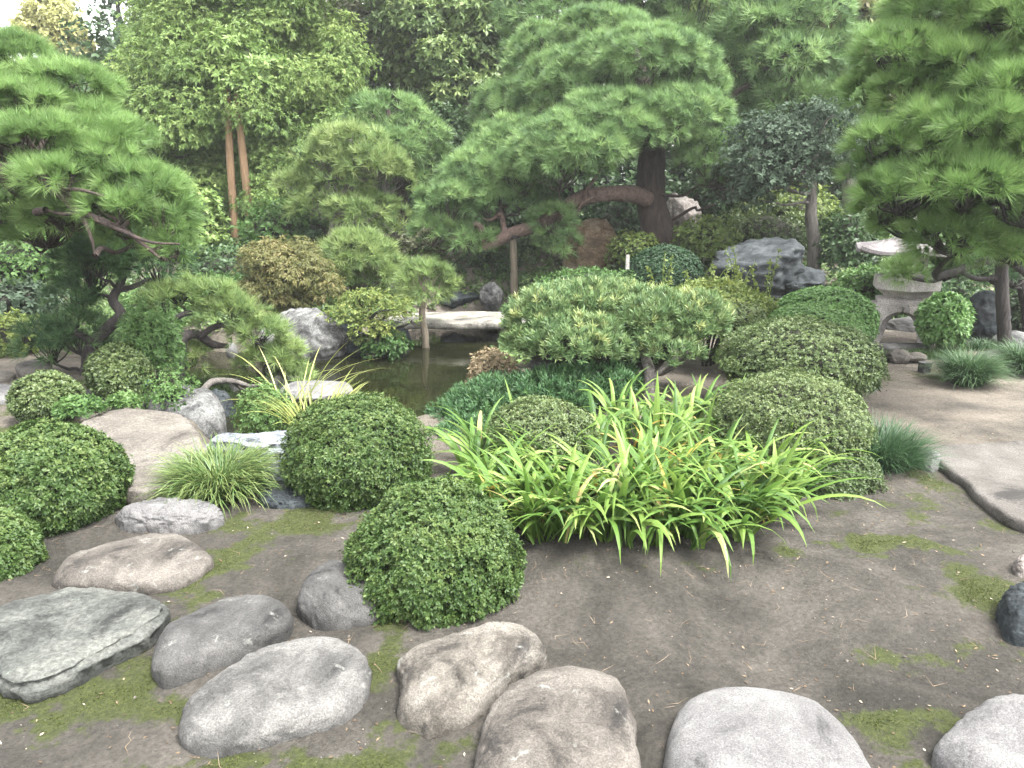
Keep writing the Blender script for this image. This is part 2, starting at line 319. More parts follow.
def build_pine(name, label, trunk, tr_r, pads, mat, bark, seed, limbs=(), needles=None, group=None, base=None, cat='pine tree', seg=14, limb_bark=None):
    """trunk / limbs are lists of world points; each pad = (px,py,rx,ry,Y); limbs = list of (points, radii); pads are joined to the nearest wood"""
    r = rng(seed); tp = [np.asarray(p, float) for p in trunk]
    t = thing(name, label, cat, base if base is not None else tp[0], group)
    mb = MB(); path = tube(mb, tp, tr_r, seg, 6, 0.16, seed)
    mb.build('trunk', bark, t, True)
    wood = [path]
    for k, (lp, lr) in enumerate(limbs):
        b = MB(); wood.append(tube(b, lp, lr, 10, 6, 0.2, seed + k)); b.build('branch', limb_bark or bark, t, True)
    W = np.vstack(wood); nd = dict(needles or {})
    flat = nd.pop('flat', 1)
    for k, p in enumerate(pads):
        pd = pad_px(p[0], p[1], p[2], p[3] * flat, p[4]); tw = MB(); lv = MB()
        b0 = pd['c'] - np.array([0, 0, pd['r'][2] * 0.7])
        d = np.linalg.norm(W - b0, axis=1) + 0.6 * np.maximum(0, W[:, 2] - b0[2]); j = int(np.argmin(d)); w = W[j]
        L = np.linalg.norm(b0 - w); br = min(0.055, 0.02 + 0.012 * L)
        tube(tw, crook(w, b0, r, 0.1, 4), np.linspace(br, br * 0.6, 5), 6, 4, 0.15, k)
        kw = dict(nd); 
        if len(p) > 5: kw.update(p[5])
        needle_pad(lv, tw, pd, r, base=b0, twr=min(0.02, br * 0.5), **kw)
        tw.build('branch', bark, t, True)
        lv.build('needle_cushion', mat, t)
    return t

def leaf_blob(mb, c, R, r, n, L, W, nl=5, dens=None, zmin=-0.6, up=0.35, spread=(25, 80), thick=0.3, lump=0.18, ls=2.2, tint=0.5, tv=0.15, droop=0.1, hi=0.12, tri=False):
    D = rdirs(r, n, zmin); sd = int(r.integers(1e6))
    lp = 1 + lump * vnoise(D, ls, sd, 3) + .035 * vnoise(D, ls * 4.5, sd + 2, 2); rr = lp * (1 - thick * r.random(n) ** 1.6)
    P = c + D * R * rr[:, None]
    A = nrm(nrm(D / R) + np.array([0, 0, up]) + r.normal(0, 0.22, (n, 3)))
    hole = vnoise(D, ls * 2.3, sd + 9, 2); rr = np.where((hole < -.3), rr * (1 - .2 * r.random(n)), rr); rr = np.where(r.random(n) < .035, rr * (1.02 + .06 * r.random(n)), rr); P = c + D * R * rr[:, None]
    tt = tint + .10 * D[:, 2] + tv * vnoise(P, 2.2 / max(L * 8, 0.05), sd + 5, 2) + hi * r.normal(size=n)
    shoots(mb, P, A, nl, L, W, spread, r, np.clip(tt, 0.02, 0.98), droop=droop, tri=tri)
def ellipsoid(mb, c, R, nu=28, nv=18, lump=0.12, seed=0, zmin=-1):
    v = np.linspace(1, zmin, nv); a = np.arange(nu) / nu * 2 * pi
    D = np.stack([np.sqrt(np.maximum(0, 1 - v[:, None] ** 2)) * np.cos(a), np.sqrt(np.maximum(0, 1 - v[:, None] ** 2)) * np.sin(a), v[:, None] * np.ones(nu)], -1).reshape(-1, 3)
    P = c + D * R * (1 + lump * vnoise(D, 2.2, seed, 2))[:, None]
    i = np.arange(nu * nv).reshape(nv, nu); nx = np.roll(i, -1, 1)
    mb.add(P, np.stack([i[:-1], i[1:], nx[1:], nx[:-1]], -1).reshape(-1, 4))
def shrub(name, label, px, py, rx, ry, Y, mat, n, L, W, seed, nl=6, core=0.8, dep=1.0, group=None, cat='shrub', zmin=-0.75, stems=True, **kw):
    r = rng(seed); s = Y / FPX * 1.03; c = at(px, py, Y); R = np.array([rx * s, rx * s * dep, ry * s])
    gz = float(gh(np.array([c[0]]), np.array([c[1]]))[0]); base = np.array([c[0], c[1], gz])
    t = thing(name, label, cat, base, group)
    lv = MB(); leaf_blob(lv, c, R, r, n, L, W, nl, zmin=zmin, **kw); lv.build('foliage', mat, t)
    tw = MB()
    if core: ellipsoid(tw, c, R * core, seed=seed)  # solid dark core added behind the leaves to block light and see-through
    if stems:
        for k in range(7):
            a = r.random() * 2 * pi; q = np.array([cos(a), sin(a), 0]) * R[0]
            tube(tw, [base + q * 0.12 - [0, 0, 0.05], base + q * 0.25 + [0, 0, (c[2] - gz) * 0.5], c + q * 0.6], [0.018, 0.014, 0.008], 5, 3)
    if tw.V: tw.build('twigs', M['twig'], t, True)
    return t

def broad_tree(name, label, trunk, tr_r, crown, mat, bark, seed, nclump, ndens, L, W, nl=5, cr=(0.35, 0.7), group=None, cat='tree', zmin=-0.5, nlimb=14, shell=0.75, up=0.35, droop=0.15, spread=(25, 85), lump=0.3):
    """crown: list of (px,py,rx,ry,Y) ellipsoids filled with leafy clumps"""
    r = rng(seed); tp = [np.asarray(p, float) for p in trunk]
    t = thing(name, label, cat, tp[0], group)
    tb = MB(); W0 = tube(tb, tp, tr_r, 10, 6, 0.15, seed); lv = MB(); cs = []
    ells = [pad_px(*e) for e in crown]; w = np.array([np.prod(e['r']) ** 0.67 for e in ells]); w /= w.sum()
    for i in r.choice(len(ells), nclump, p=w):
        e = ells[i]; D = rdirs(r, 1, -0.8)[0]; c = e['c'] + D * e['r'] * (shell + (1 - shell) * r.random() if r.random() < 0.8 else r.random())
        rad = cr[0] + (cr[1] - cr[0]) * r.random(); cs.append(c)
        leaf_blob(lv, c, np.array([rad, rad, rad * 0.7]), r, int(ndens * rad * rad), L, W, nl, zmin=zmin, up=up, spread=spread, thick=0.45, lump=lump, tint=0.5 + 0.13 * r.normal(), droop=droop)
    for i in range(min(nlimb, len(cs))):
        j = int(np.argmin(np.linalg.norm(W0 - cs[i], axis=1) + np.maximum(0, W0[:, 2] - cs[i][2]) * 0.7))
        tube(tb, crook(W0[j], cs[i], r, 0.08, 4), np.linspace(tr_r[-1] * 0.8 + 0.01, 0.012, 5), 6, 4)
    tb.build('trunk', bark, t, True); lv.build('crown', mat, t)
    return t

def blades(mb, B, phi, th0, bend, L, W, r, seg=6, tint=0.5, fold=0.25, tj=0.15, tipdry=0.0):
    """strap leaves: base points, azimuth, start lean, added bend, length, width"""
    N = len(B); P = B.copy(); hd = np.stack([np.cos(phi), np.sin(phi), np.zeros(N)], 1); sd = np.stack([-np.sin(phi), np.cos(phi), np.zeros(N)], 1)
    tw = (r.random(N) - 0.5) * 1.2; rows = []
    for k in range(seg + 1):
        u = k / seg; th = th0 + bend * u ** 1.6
        d = hd * np.sin(th)[:, None] + np.array([0, 0, 1]) * np.cos(th)[:, None]; nn = np.cross(sd, d)
        w = W * (0.55 + 0.45 * min(1, u * 4)) * (1 - max(0, (u - 0.45) / 0.55) ** 1.7)
        if k == seg: w = W * 0.02
        s2 = sd * np.cos(tw * u)[:, None] + nn * np.sin(tw * u)[:, None]
        rows.append(np.stack([P - s2 * (w / 2)[:, None], P - nn * (fold * w / 2)[:, None], P + s2 * (w / 2)[:, None]], 1))
        P = P + d * (L / seg)[:, None]
    V = np.stack(rows, 1).reshape(N, -1, 3); q = []
    for k in range(seg):
        a = 3 * k; q += [[a, a + 1, a + 4, a + 3], [a + 1, a + 2, a + 5, a + 4]]
    nv = 3 * (seg + 1); F = (np.array(q)[None] + (np.arange(N) * nv)[:, None, None]).reshape(-1, 4)
    t = np.clip(tint + tj * r.normal(size=N), 0.02, 0.95)[:, None] * np.ones(nv)
    if tipdry: t = t + tipdry * (np.repeat(np.arange(seg + 1), 3) / seg)[None] ** 4
    mb.add(V.reshape(-1, 3), F, np.clip(t, 0, 1).ravel())
def grass_tuft(name, label, px, py, rx, Y, mat, n, L, W, seed, group=None, tint=0.45, bend=(0.9, 2.0), cat='grass tuft', dep=1.0, spread=0.5, tipdry=0.1):
    r = rng(seed); c = at(px, py, Y); gz = float(gh(np.array([c[0]]), np.array([c[1]]))[0]); R = rx * Y / FPX
    a = r.random(n) * 2 * pi; q = np.sqrt(r.random(n)) * spread * R
    B = np.stack([c[0] + q * np.cos(a), c[1] + dep * q * np.sin(a), np.full(n, gz - 0.01)], 1)
    ph = a + r.normal(0, 0.6, n); mb = MB()
    blades(mb, B, ph, 0.1 + 0.75 * r.random(n) * (0.3 + q / (spread * R)), bend[0] + (bend[1] - bend[0]) * r.random(n), L * (0.7 + 0.5 * r.random(n)), np.full(n, W) * (0.7 + 0.5 * r.random(n)), r, 5, tint, tj=0.2, tipdry=tipdry)
    return tag(mb.build(name, mat, None, False, (c[0], c[1], gz)), label, cat, group)

# rocks -------------------------------------------------------------
def stone(name, label, outline, h, mat, seed, flat=3.0, rough=0.012, z0=0.0, cat='stone', group=None, tilt=(0, 0), rim=0.75, under=0.12, jag=0.0, layer=0.0, nseg=140, big=0.016, facets=7):
    """stepping stone from its outline: back edge seen at its rim height, front edge at the ground"""
    h = h * (0.56 if h > .15 and z0 == 0 else 1); flat = 3.9 if flat < 3.9 and z0 == 0 and h > .1 else flat; o = np.array(outline, float); cy = (o[:, 1].min() + o[:, 1].max()) / 2; hy = (o[:, 1].max() - o[:, 1].min()) / 2
    zz = z0 + h * rim * sstep(-0.35, 0.7, (cy - o[:, 1]) / hy)
    w = np.array([gnd(p[0], p[1], z) for p, z in zip(o, zz)])[:, :2]
    e = smoothpath(np.vstack([w[-1], w, w[0], w[1]]), 14)[14:-14]
    d = np.r_[0, np.cumsum(np.linalg.norm(np.diff(e, axis=0), axis=1))]; s = np.linspace(0, d[-1], nseg, endpoint=False)
    e = np.column_stack([np.interp(s, d, e[:, 0]), np.interp(s, d, e[:, 1])]); c = e.mean(0)
    rel = e - c; size = np.sqrt((rel ** 2).sum(1)).mean(); rings = []
    for a in np.linspace(0, pi / 2, 30):
        sc = sin(a) ** (2 / flat) if a > 0 else 0.0; z = cos(a) ** (2 / flat) if a < pi / 2 - 1e-6 else 0.0
        rings.append(np.column_stack([c + rel * sc, np.full(nseg, z0 + h * z)]))
    rings.append(np.column_stack([c + rel * 0.97, np.full(nseg, z0 - under * 0.5)])); rings.append(np.column_stack([c + rel * 0.9, np.full(nseg, z0 - under)]))
    nr = len(rings); V = np.vstack(rings)
    out = nrm(np.column_stack([V[:, :2] - c, (V[:, 2] - z0) * size / max(h, 0.05) * 0.6]))
    zf = np.clip((V[:, 2] - z0) / h, 0, 1)
    V = V + out * (big * size * vnoise(V, 2.2 / size, seed, 2) + rough * vnoise(V, 6 / size, seed + 3, 4) + rough * 0.5 * vnoise(V, 20 / size, seed + 5, 2))[:, None]
    rr_ = rng(seed + 77)
    for k in range(facets):
        a = 2 * pi * (k + rr_.random()) / facets; nv = nrm(np.array([[cos(a), sin(a), .1 + .45 * rr_.random()]]))[0]
        q = (V - np.r_[c, z0]) / np.array([size, size, h * 1.25]); dd = q @ nv; lim = np.quantile(dd, .955 - .05 * rr_.random()); ex = np.maximum(0, dd - lim) * .8
        V -= np.outer(ex, nv) * np.array([size * .45, size * .45, h * 1.25])
    if jag:
        side = sstep(0.98, 0.6, zf)[:, None]
        V[:, :2] += (out[:, :2] * jag * vnoise(V * np.array([1, 1, 3.]), 7 / size, seed + 9, 3, True)[:, None]) * side
    if layer:
        st = np.sin(V[:, 2] / h * 15 + 3 * vnoise(V, 1.5 / size, seed)); V[:, :2] += out[:, :2] * (layer * np.sign(st) * np.abs(st) ** 0.4 * sstep(0.98, 0.75, zf))[:, None]
    V[:, 2] += zf * ((V[:, 0] - c[0]) * tilt[0] + (V[:, 1] - c[1]) * tilt[1])
    i = np.arange(nr * nseg).reshape(nr, nseg); nx = np.roll(i, -1, 1); mb = MB()
    # weld the centre ring to one point
    V[:nseg] = V[:nseg].mean(0)
    F4 = np.stack([i[1:-1], i[2:], nx[2:], nx[1:-1]], -1).reshape(-1, 4)
    F3 = np.stack([i[0], i[1], nx[1]], -1)
    V2 = V; V2[0] = V[:nseg].mean(0); F3[:, 0] = 0
    mb.add(V2, F4); mb.F.append(F3)
    ar = np.cross(e, np.roll(e, -1, 0)).sum()
    if ar < 0: mb.F = [f[:, ::-1] for f in mb.F]
    return tag(mb.build(name, mat, None, True, (c[0], c[1], z0)), label, cat, group)
def slab(name, label, outline, z, th, mat, seed, cat, rough=.008, group=None):
    """flat quarried slab: outline of its top face in the picture, top height, thickness"""
    w = np.array([gnd(p[0], p[1], z) for p in outline])[:, :2]; n_ = 160
    e = smoothpath(np.vstack([w[-1], w, w[0], w[1]]), 6)[6:-6]
    d = np.r_[0, np.cumsum(np.linalg.norm(np.diff(e, axis=0), axis=1))]; q = np.linspace(0, d[-1], n_, endpoint=False)
    e = np.column_stack([np.interp(q, d, e[:, 0]), np.interp(q, d, e[:, 1])]); c = e.mean(0)
    if np.cross(e, np.roll(e, -1, 0)).sum() < 0: e = e[::-1]
    tg = np.roll(e, -1, 0) - np.roll(e, 1, 0); no = nrm(np.column_stack([tg[:, 1], -tg[:, 0]]))
    e = e + no * (rough * 2.5 * vnoise(np.column_stack([e, e[:, 0] * 0]), 6, seed, 3))[:, None]
    rows = [np.column_stack([c + (e - c) * f, np.full(n_, z)]) for f in np.linspace(0.02, .97, 14)]
    for off, dz in ((-.012, -.002), (-.003, -.010), (.003, -.025), (0.006, -.5 * th), (0, -.92 * th), (-.02, -th), (-.2, -th)): rows.append(np.column_stack([e + no * off, np.full(n_, z + dz)]))
    V = np.vstack(rows); V[:, 2] += rough * vnoise(V, 1.7, seed + 1, 4) + .3 * rough * vnoise(V, 14, seed + 2, 3)
    edge = np.repeat(np.arange(len(rows)) > 14, n_); V[edge, :2] += np.tile(no, (int(edge.sum() / n_), 1)) * (rough * 1.5 * vnoise(V[edge] * [1, 1, 3], 11, seed + 3, 3, True))[:, None]
    i = np.arange(len(V)).reshape(-1, n_); nx = np.roll(i, -1, 1); mb = MB(); mb.add(V, np.stack([i[:-1], i[1:], nx[1:], nx[:-1]], -1).reshape(-1, 4)); mb.F.append(i[0][None, :])
    return tag(mb.build(name, mat, None, True, (c[0], c[1], z - th)), label, cat, group)
def _ico(sub):
    bm = bmesh.new(); bmesh.ops.create_icosphere(bm, subdivisions=sub, radius=1); bm.verts.index_update()
    v = np.array([q.co[:] for q in bm.verts]); f = np.array([[q.index for q in p.verts] for p in bm.faces]); bm.free(); return v, f
ICO = {k: _ico(k) for k in (4, 5, 6)}
def boulder_geo(mb, c, R, seed, facets=9, rough=0.05, strat=0.0, sub=5, yaw=0.0, cut=(0.6, 0.95), zr=1.0):
    r = rng(seed); v, f = ICO[sub]; v = v.copy()
    for k in range(facets):
        n = nrm(r.normal(size=(1, 3)) * np.array([1, 1, zr]))[0]; d = cut[0] + (cut[1] - cut[0]) * r.random(); ex = v @ n - d
        v -= np.outer(np.where(ex > 0, ex * 0.93, 0), n)
    D = nrm(v); v += D * (0.09 * vnoise(v, 1.8, seed, 2) + rough * vnoise(v, 5, seed + 1, 4, True) + rough * 0.4 * vnoise(v, 16, seed + 2, 3))[:, None]
    if strat:
        q = v[:, 2] + 0.25 * v[:, 0]; st = np.sin(q * 22 + 3 * vnoise(v, 1.3, seed)); v += D * (strat * np.sign(st) * np.abs(st) ** 0.5)[:, None] * np.array([1, 1, 0.2])
    v = v * R; cy, sy = cos(yaw), sin(yaw); v = np.column_stack([v[:, 0] * cy - v[:, 1] * sy, v[:, 0] * sy + v[:, 1] * cy, v[:, 2]])
    mb.add(v + c, f)
def boulder(name, label, px, py, rx, ry, Y, mat, seed, dep=0.8, group=None, cat='rock', **kw):
    s = Y / FPX * 1.03; c = at(px, py, Y); mb = MB(); boulder_geo(mb, c, np.array([rx, rx * dep, ry]) * s, seed, **kw)
    return tag(mb.build(name, mat, None, True), label, cat, group)
def box(mb, c, s, yaw=0, taper=1.0):
    x, y, z = np.array(s) / 2; V = np.array([[-x, -y, -z], [x, -y, -z], [x, y, -z], [-x, y, -z], [-x * taper, -y * taper, z], [x * taper, -y * taper, z], [x * taper, y * taper, z], [-x * taper, y * taper, z]])
    V = V @ np.array([[cos(yaw), sin(yaw), 0], [-sin(yaw), cos(yaw), 0], [0, 0, 1]]) + np.asarray(c)
    mb.add(V, [[3, 2, 1, 0], [4, 5, 6, 7], [0, 1, 5, 4], [1, 2, 6, 5], [2, 3, 7, 6], [3, 0, 4, 7]])

# ------------------------------------------------------------------ ground, pond, water
POND = np.array([(-5.1, 10.6), (-3.8, 8.3), (-2.95, 6.9), (-2.3, 6.1), (-1.5, 6.3), (-0.8, 7.4), (-0.5, 8.4), (-0.35, 9.4), (-0.1, 10.4), (0.5, 11.8), (0.9, 13),
                 (0.4, 14.2), (-0.6, 14.7), (-1.6, 14.4), (-1.95, 13.2), (-2.1, 12.3), (-2.6, 11.6), (-3.3, 11.1), (-4.2, 11.6), (-5.0, 11.8)])
WATER_Z = -0.35
def pond_sd(x, y):
    P = np.column_stack([x, y]); d = np.full(len(P), 1e9); ins = np.zeros(len(P), bool); n = len(POND)
    for i in range(n):
        a, b = POND[i], POND[(i + 1) % n]; e = b - a; w = P - a
        t = np.clip((w @ e) / (e @ e), 0, 1); d = np.minimum(d, np.hypot(*(w - t[:, None] * e).T))
        cnd = (a[1] > P[:, 1]) != (b[1] > P[:, 1])
        xi = a[0] + (P[:, 1] - a[1]) / ((b[1] - a[1]) if b[1] != a[1] else 1e-9) * e[0]
        ins ^= cnd & (P[:, 0] < xi)
    return np.where(ins, -d, d)
def gh(x, y):
    x = np.asarray(x, float); y = np.asarray(y, float); P = np.column_stack([x, y, np.zeros_like(x)])
    st = 1.9 * sstep(0.8, 2.6, x); z = 0.9 * sstep(0, 1, (y - 14.4 + st) / (2.1 + st)) + 0.8 * sstep(17.5, 27, y)
    z = z + 0.02 * vnoise(P, 0.9, 4, 3) * sstep(0, 1, y) + 0.012 * vnoise(P, 5, 8, 3)
    z = z - 0.012
    return z + (-1.0 - z) * sstep(0.14, -0.3, pond_sd(x, y) + 0.1 * vnoise(P, 1.6, 11, 2))
# where moss grows: (px, py, spread along x in m, along y, weight)
MOSS = [(15, 710, .3, .1, 1), (90, 690, .3, .09, 1), (150, 655, .12, .16, 1), (165, 705, .18, .09, .9), (205, 690, .2, .07, 1), (215, 575, .2, .18, .9), (250, 545, .3, .2, .9), (300, 522, .4, .3, .75),
        (210, 625, .2, .1, .7), (380, 670, .07, .16, .8), (395, 720, .12, .09, .9), (330, 762, .5, .06, .9), (450, 745, .2, .05, .9), (270, 655, .15, .06, .8), (375, 625, .1, .1, .7),
        (870, 543, .38, .1, 1), (815, 552, .22, .06, .8), (930, 480, .12, .4, .55), (985, 590, .18, .16, .9), (965, 575, .12, .12, .7), (890, 655, .14, .1, .5), (905, 718, .2, .05, .85), (945, 765, .12, .03, .9),
        (1000, 515, .25, .2, .6), (980, 650, .3, .1, .5), (900, 735, .1, .06, .6), (640, 560, .8, .12, .3), (880, 500, .35, .3, .5), (60, 395, .6, .5, .9), (15, 430, .6, .4, .8), (170, 480, .4, .25, .8),
        (945, 375, .6, .3, .5), (870, 375, .5, .5, .35)]
MW = [(*gnd(a, b)[:2], c, d, w) for a, b, c, d, w in MOSS]
def moss_w(x, y):
    v = np.zeros_like(x)
    for mx, my, sx, sy, w in MW: v = np.maximum(v, w * np.exp(-((x - mx) / (sx * 1.55)) ** 2 - ((y - my) / (sy * 1.55)) ** 2))
    P = np.column_stack([x, y, 0 * x]); return v * .62 + 0.75 * vnoise(P, 5.5, 21, 4) * (.25 + v) + .25 * vnoise(P, 25, 5, 2) * v
def axis(*seg):
    a = [np.arange(s, e, st) for s, e, st in seg]; return np.r_[tuple(a)]
gx = axis((-260, -60, 40), (-60, -12, 4), (-12, -4.2, 0.15), (-4.2, 4.2, 0.035), (4.2, 12, 0.15), (12, 60, 4), (60, 261, 40))
gy = axis((-60, 0, 10), (0, 1.8, .3), (1.8, 7.2, 0.032), (7.2, 18, 0.08), (18, 40, 0.6), (40, 100, 10), (100, 421, 40))
X, Y = np.meshgrid(gx, gy); xf, yf = X.ravel(), Y.ravel()
mb = MB(); i = np.arange(len(xf)).reshape(X.shape)
mb.add(np.column_stack([xf, yf, gh(xf, yf)]), np.stack([i[:-1, :-1], i[:-1, 1:], i[1:, 1:], i[1:, :-1]], -1).reshape(-1, 4), np.clip(moss_w(xf, yf), 0, 1))
m, n, l, b = newmat('garden_soil')
tc = n.new('ShaderNodeTexCoord'); co = tc.outputs['Object']
t1 = noise_node(n, l, co, 1.3, 9, 0.7, 0.6); r1 = ramp(n, [(0.36, (0.036, 0.034, 0.028)), (0.5, (0.067, 0.061, 0.052)), (0.68, (0.12, 0.108, 0.093))]); l.new(t1.outputs[0], r1.inputs[0])
t2 = noise_node(n, l, co, 45, 6, 0.75); r2 = ramp(n, [(0.3, (.5,) * 3), (0.5, (1,) * 3), (0.7, (1.5,) * 3)]); l.new(t2.outputs[0], r2.inputs[0])
mu = n.new('ShaderNodeMix'); mu.data_type = 'RGBA'; mu.blend_type = 'MULTIPLY'; mu.inputs[0].default_value = .8; l.new(r1.outputs[0], mu.inputs[6]); l.new(r2.outputs[0], mu.inputs[7])
# the far path is dry pale sand
sx = n.new('ShaderNodeSeparateXYZ'); l.new(co, sx.inputs[0]); mr = n.new('ShaderNodeMapRange'); mr.inputs[1].default_value = 4.9; mr.inputs[2].default_value = 7.0; l.new(sx.outputs[1], mr.inputs[0])
t5 = noise_node(n, l, co, 1.6, 6, 0.6); mm = n.new('ShaderNodeMath'); mm.operation = 'MULTIPLY'; r5 = ramp(n, [(.35, (0.2,) * 3), (.6, (1,) * 3)]); l.new(t5.outputs[0], r5.inputs[0]); l.new(mr.outputs[0], mm.inputs[0]); l.new(r5.outputs[0], mm.inputs[1])
dr = n.new('ShaderNodeMix'); dr.data_type = 'RGBA'; l.new(mm.outputs[0], dr.inputs[0]); l.new(mu.outputs[2], dr.inputs[6])
r6 = ramp(n, [(0.3, (0.13, 0.112, 0.09)), (0.7, (0.27, 0.235, 0.192))]); l.new(t2.outputs[0], r6.inputs[0]); l.new(r6.outputs[0], dr.inputs[7])
at_ = n.new('ShaderNodeAttribute'); at_.attribute_name = 'tint'
t3 = noise_node(n, l, co, 14, 8, 0.75); ms = n.new('ShaderNodeMath'); ms.operation = 'MULTIPLY_ADD'; ms.inputs[1].default_value = 1.3; l.new(t3.outputs[0], ms.inputs[0]); l.new(at_.outputs['Fac'], ms.inputs[2])
rm = ramp(n, [(0.84, (0, 0, 0)), (1.35, (1, 1, 1))]); 
ms2 = n.new('ShaderNodeMath'); ms2.operation = 'MULTIPLY'; ms2.inputs[1].default_value = 0.9; l.new(ms.outputs[0], ms2.inputs[0]); l.new(ms2.outputs[0], rm.inputs[0])
rg = ramp(n, [(0.3, (0.032, 0.039, 0.015)), (0.5, (0.055, 0.066, 0.022)), (0.72, (0.095, 0.107, 0.038))]); l.new(t2.outputs[0], rg.inputs[0])
mo = n.new('ShaderNodeMix'); mo.data_type = 'RGBA'; l.new(rm.outputs[0], mo.inputs[0]); l.new(dr.outputs[2], mo.inputs[6]); l.new(rg.outputs[0], mo.inputs[7])
t7 = n.new('ShaderNodeTexVoronoi'); t7.inputs['Scale'].default_value = 26; l.new(co, t7.inputs['Vector']); r7 = ramp(n, [(0.05, (1, 1, 1)), (0.09, (0, 0, 0))]); l.new(t7.outputs['Distance'], r7.inputs[0])
t8 = noise_node(n, l, co, 7, 2); r8 = ramp(n, [(.55, (0, 0, 0)), (.62, (1, 1, 1))]); l.new(t8.outputs[0], r8.inputs[0]); m8 = n.new('ShaderNodeMath'); m8.operation = 'MULTIPLY'; l.new(r7.outputs[0], m8.inputs[0]); l.new(r8.outputs[0], m8.inputs[1])
pb = n.new('ShaderNodeMix'); pb.data_type = 'RGBA'; l.new(m8.outputs[0], pb.inputs[0]); l.new(mo.outputs[2], pb.inputs[6]); pb.inputs[7].default_value = (0.3, 0.28, 0.25, 1)
l.new(pb.outputs[2], b.inputs['Base Color']); b.inputs['Roughness'].default_value = 0.92; b.inputs['Specular IOR Level'].default_value = 0.2
bh = n.new('ShaderNodeMath'); bh.operation = 'MULTIPLY_ADD'; bh.inputs[1].default_value = 2.5; l.new(t3.outputs[0], bh.inputs[0]); l.new(t2.outputs[0], bh.inputs[2])
bp = n.new('ShaderNodeBump'); bp.inputs['Strength'].default_value = .9; bp.inputs['Distance'].default_value = .03; l.new(bh.outputs[0], bp.inputs['Height']); l.new(bp.outputs[0], b.inputs['Normal'])
kind(mb.build('ground', m, None, True, (0, 0, 0)), 'structure')

m, n, l, b = newmat('pond_water'); b.inputs['Base Color'].default_value = (0.032, 0.034, 0.014, 1); b.inputs['Roughness'].default_value = 0.04; b.inputs['IOR'].default_value = 1.33
tc = n.new('ShaderNodeTexCoord'); mp = n.new('ShaderNodeMapping'); mp.inputs['Scale'].default_value = (1, 2.2, 1); l.new(tc.outputs['Object'], mp.inputs[0])
t = noise_node(n, l, mp.outputs[0], 3.5, 3, .5); bp = n.new('ShaderNodeBump'); bp.inputs['Strength'].default_value = .06; bp.inputs['Distance'].default_value = .03; l.new(t.outputs[0], bp.inputs['Height']); l.new(bp.outputs[0], b.inputs['Normal'])
t2 = noise_node(n, l, tc.outputs['Object'], 1.2, 5, .6); r = ramp(n, [(.35, (0.004, 0.005, 0.002)), (.65, (0.011, 0.012, 0.005))]); l.new(t2.outputs[0], r.inputs[0]); l.new(r.outputs[0], b.inputs['Base Color'])
mb = MB(); mb.add([[-6.5, 6, WATER_Z], [2, 6, WATER_Z], [2, 15.6, WATER_Z], [-6.5, 15.6, WATER_Z]], [[0, 1, 2, 3]]); kind(mb.build('pond_water', m), 'structure')

# ------------------------------------------------------------------ stones
G1 = 'stepping stones in the foreground'
stone('stepping_stone', 'broad flat-topped greenish slab with a layered cracked front edge, at far left', [(-30, 640), (-12, 612), (30, 598), (80, 588), (128, 592), (163, 603), (158, 622), (140, 648), (105, 668), (60, 690), (25, 697), (-10, 680), (-32, 660)], 0.19, M['rock_green'], 1, 6.5, 0.014, group=G1, jag=0.02, layer=0.014, big=0.02, facets=0)
stone('stepping_stone', 'low rounded pinkish-brown stone between the greenish slab and the small jagged stone', [(42, 585), (62, 563), (100, 543), (150, 531), (190, 532), (210, 548), (213, 566), (190, 582), (165, 592), (120, 592), (70, 590)], 0.17, M['rock_brown'], 2, 3.2, 0.012, group=G1)
stone('stepping_stone', 'small pale grey stone with a jagged front, beside the striped grass tuft', [(118, 516), (130, 504), (165, 499), (200, 501), (222, 512), (220, 525), (195, 531), (150, 531), (122, 528)], 0.13, M['rock_smooth'], 3, 4, 0.02, group=G1, jag=0.015)
stone('stepping_stone', 'smooth wedge-shaped dark grey stone between the greenish slab and the big speckled stone', [(151, 668), (160, 640), (190, 612), (235, 594), (278, 592), (292, 604), (286, 628), (255, 650), (215, 668), (175, 686), (158, 684)], 0.2, M['rock_darkgrey'], 4, 2.7, 0.008, group=G1, facets=3)
stone('stepping_stone', 'big oval grey speckled stone lying at the bottom left of the path', [(180, 738), (190, 705), (225, 668), (270, 640), (320, 629), (358, 640), (371, 672), (364, 705), (335, 728), (300, 738), (255, 748), (215, 758), (188, 752)], 0.19, M['rock_grey'], 5, 2.9, 0.016, group=G1)
stone('stepping_stone', 'small rounded dark boulder tucked against the left side of the front azalea ball', [(298, 612), (303, 585), (318, 563), (342, 559), (368, 572), (385, 595), (380, 618), (350, 626), (318, 626)], 0.27, M['rock_darkgrey'], 6, 2.5, 0.014, group=G1)
stone('stepping_stone', 'knobbly tan stone directly below the front azalea ball', [(396, 722), (400, 690), (398, 658), (415, 642), (460, 630), (512, 614), (535, 622), (547, 645), (543, 662), (512, 680), (480, 715), (452, 732), (420, 735)], 0.2, M['rock_tan'], 7, 3.2, 0.022, group=G1, big=0.05)
stone('stepping_stone', 'large square-shouldered brown stone cut by the bottom edge beside the tan stone', [(470, 790), (480, 735), (500, 690), (540, 662), (580, 656), (618, 672), (634, 705), (637, 750), (640, 800), (560, 830), (490, 820)], 0.22, M['rock_brown'], 8, 3.6, 0.016, group=G1)
stone('stepping_stone', 'smooth pale grey domed stone at the bottom right of the bare soil', [(664, 790), (666, 735), (682, 700), (715, 683), (760, 681), (810, 692), (848, 725), (868, 765), (878, 810), (800, 840), (700, 830)], 0.21, M['rock_smooth'], 9, 2.7, 0.007, group=G1, facets=3)
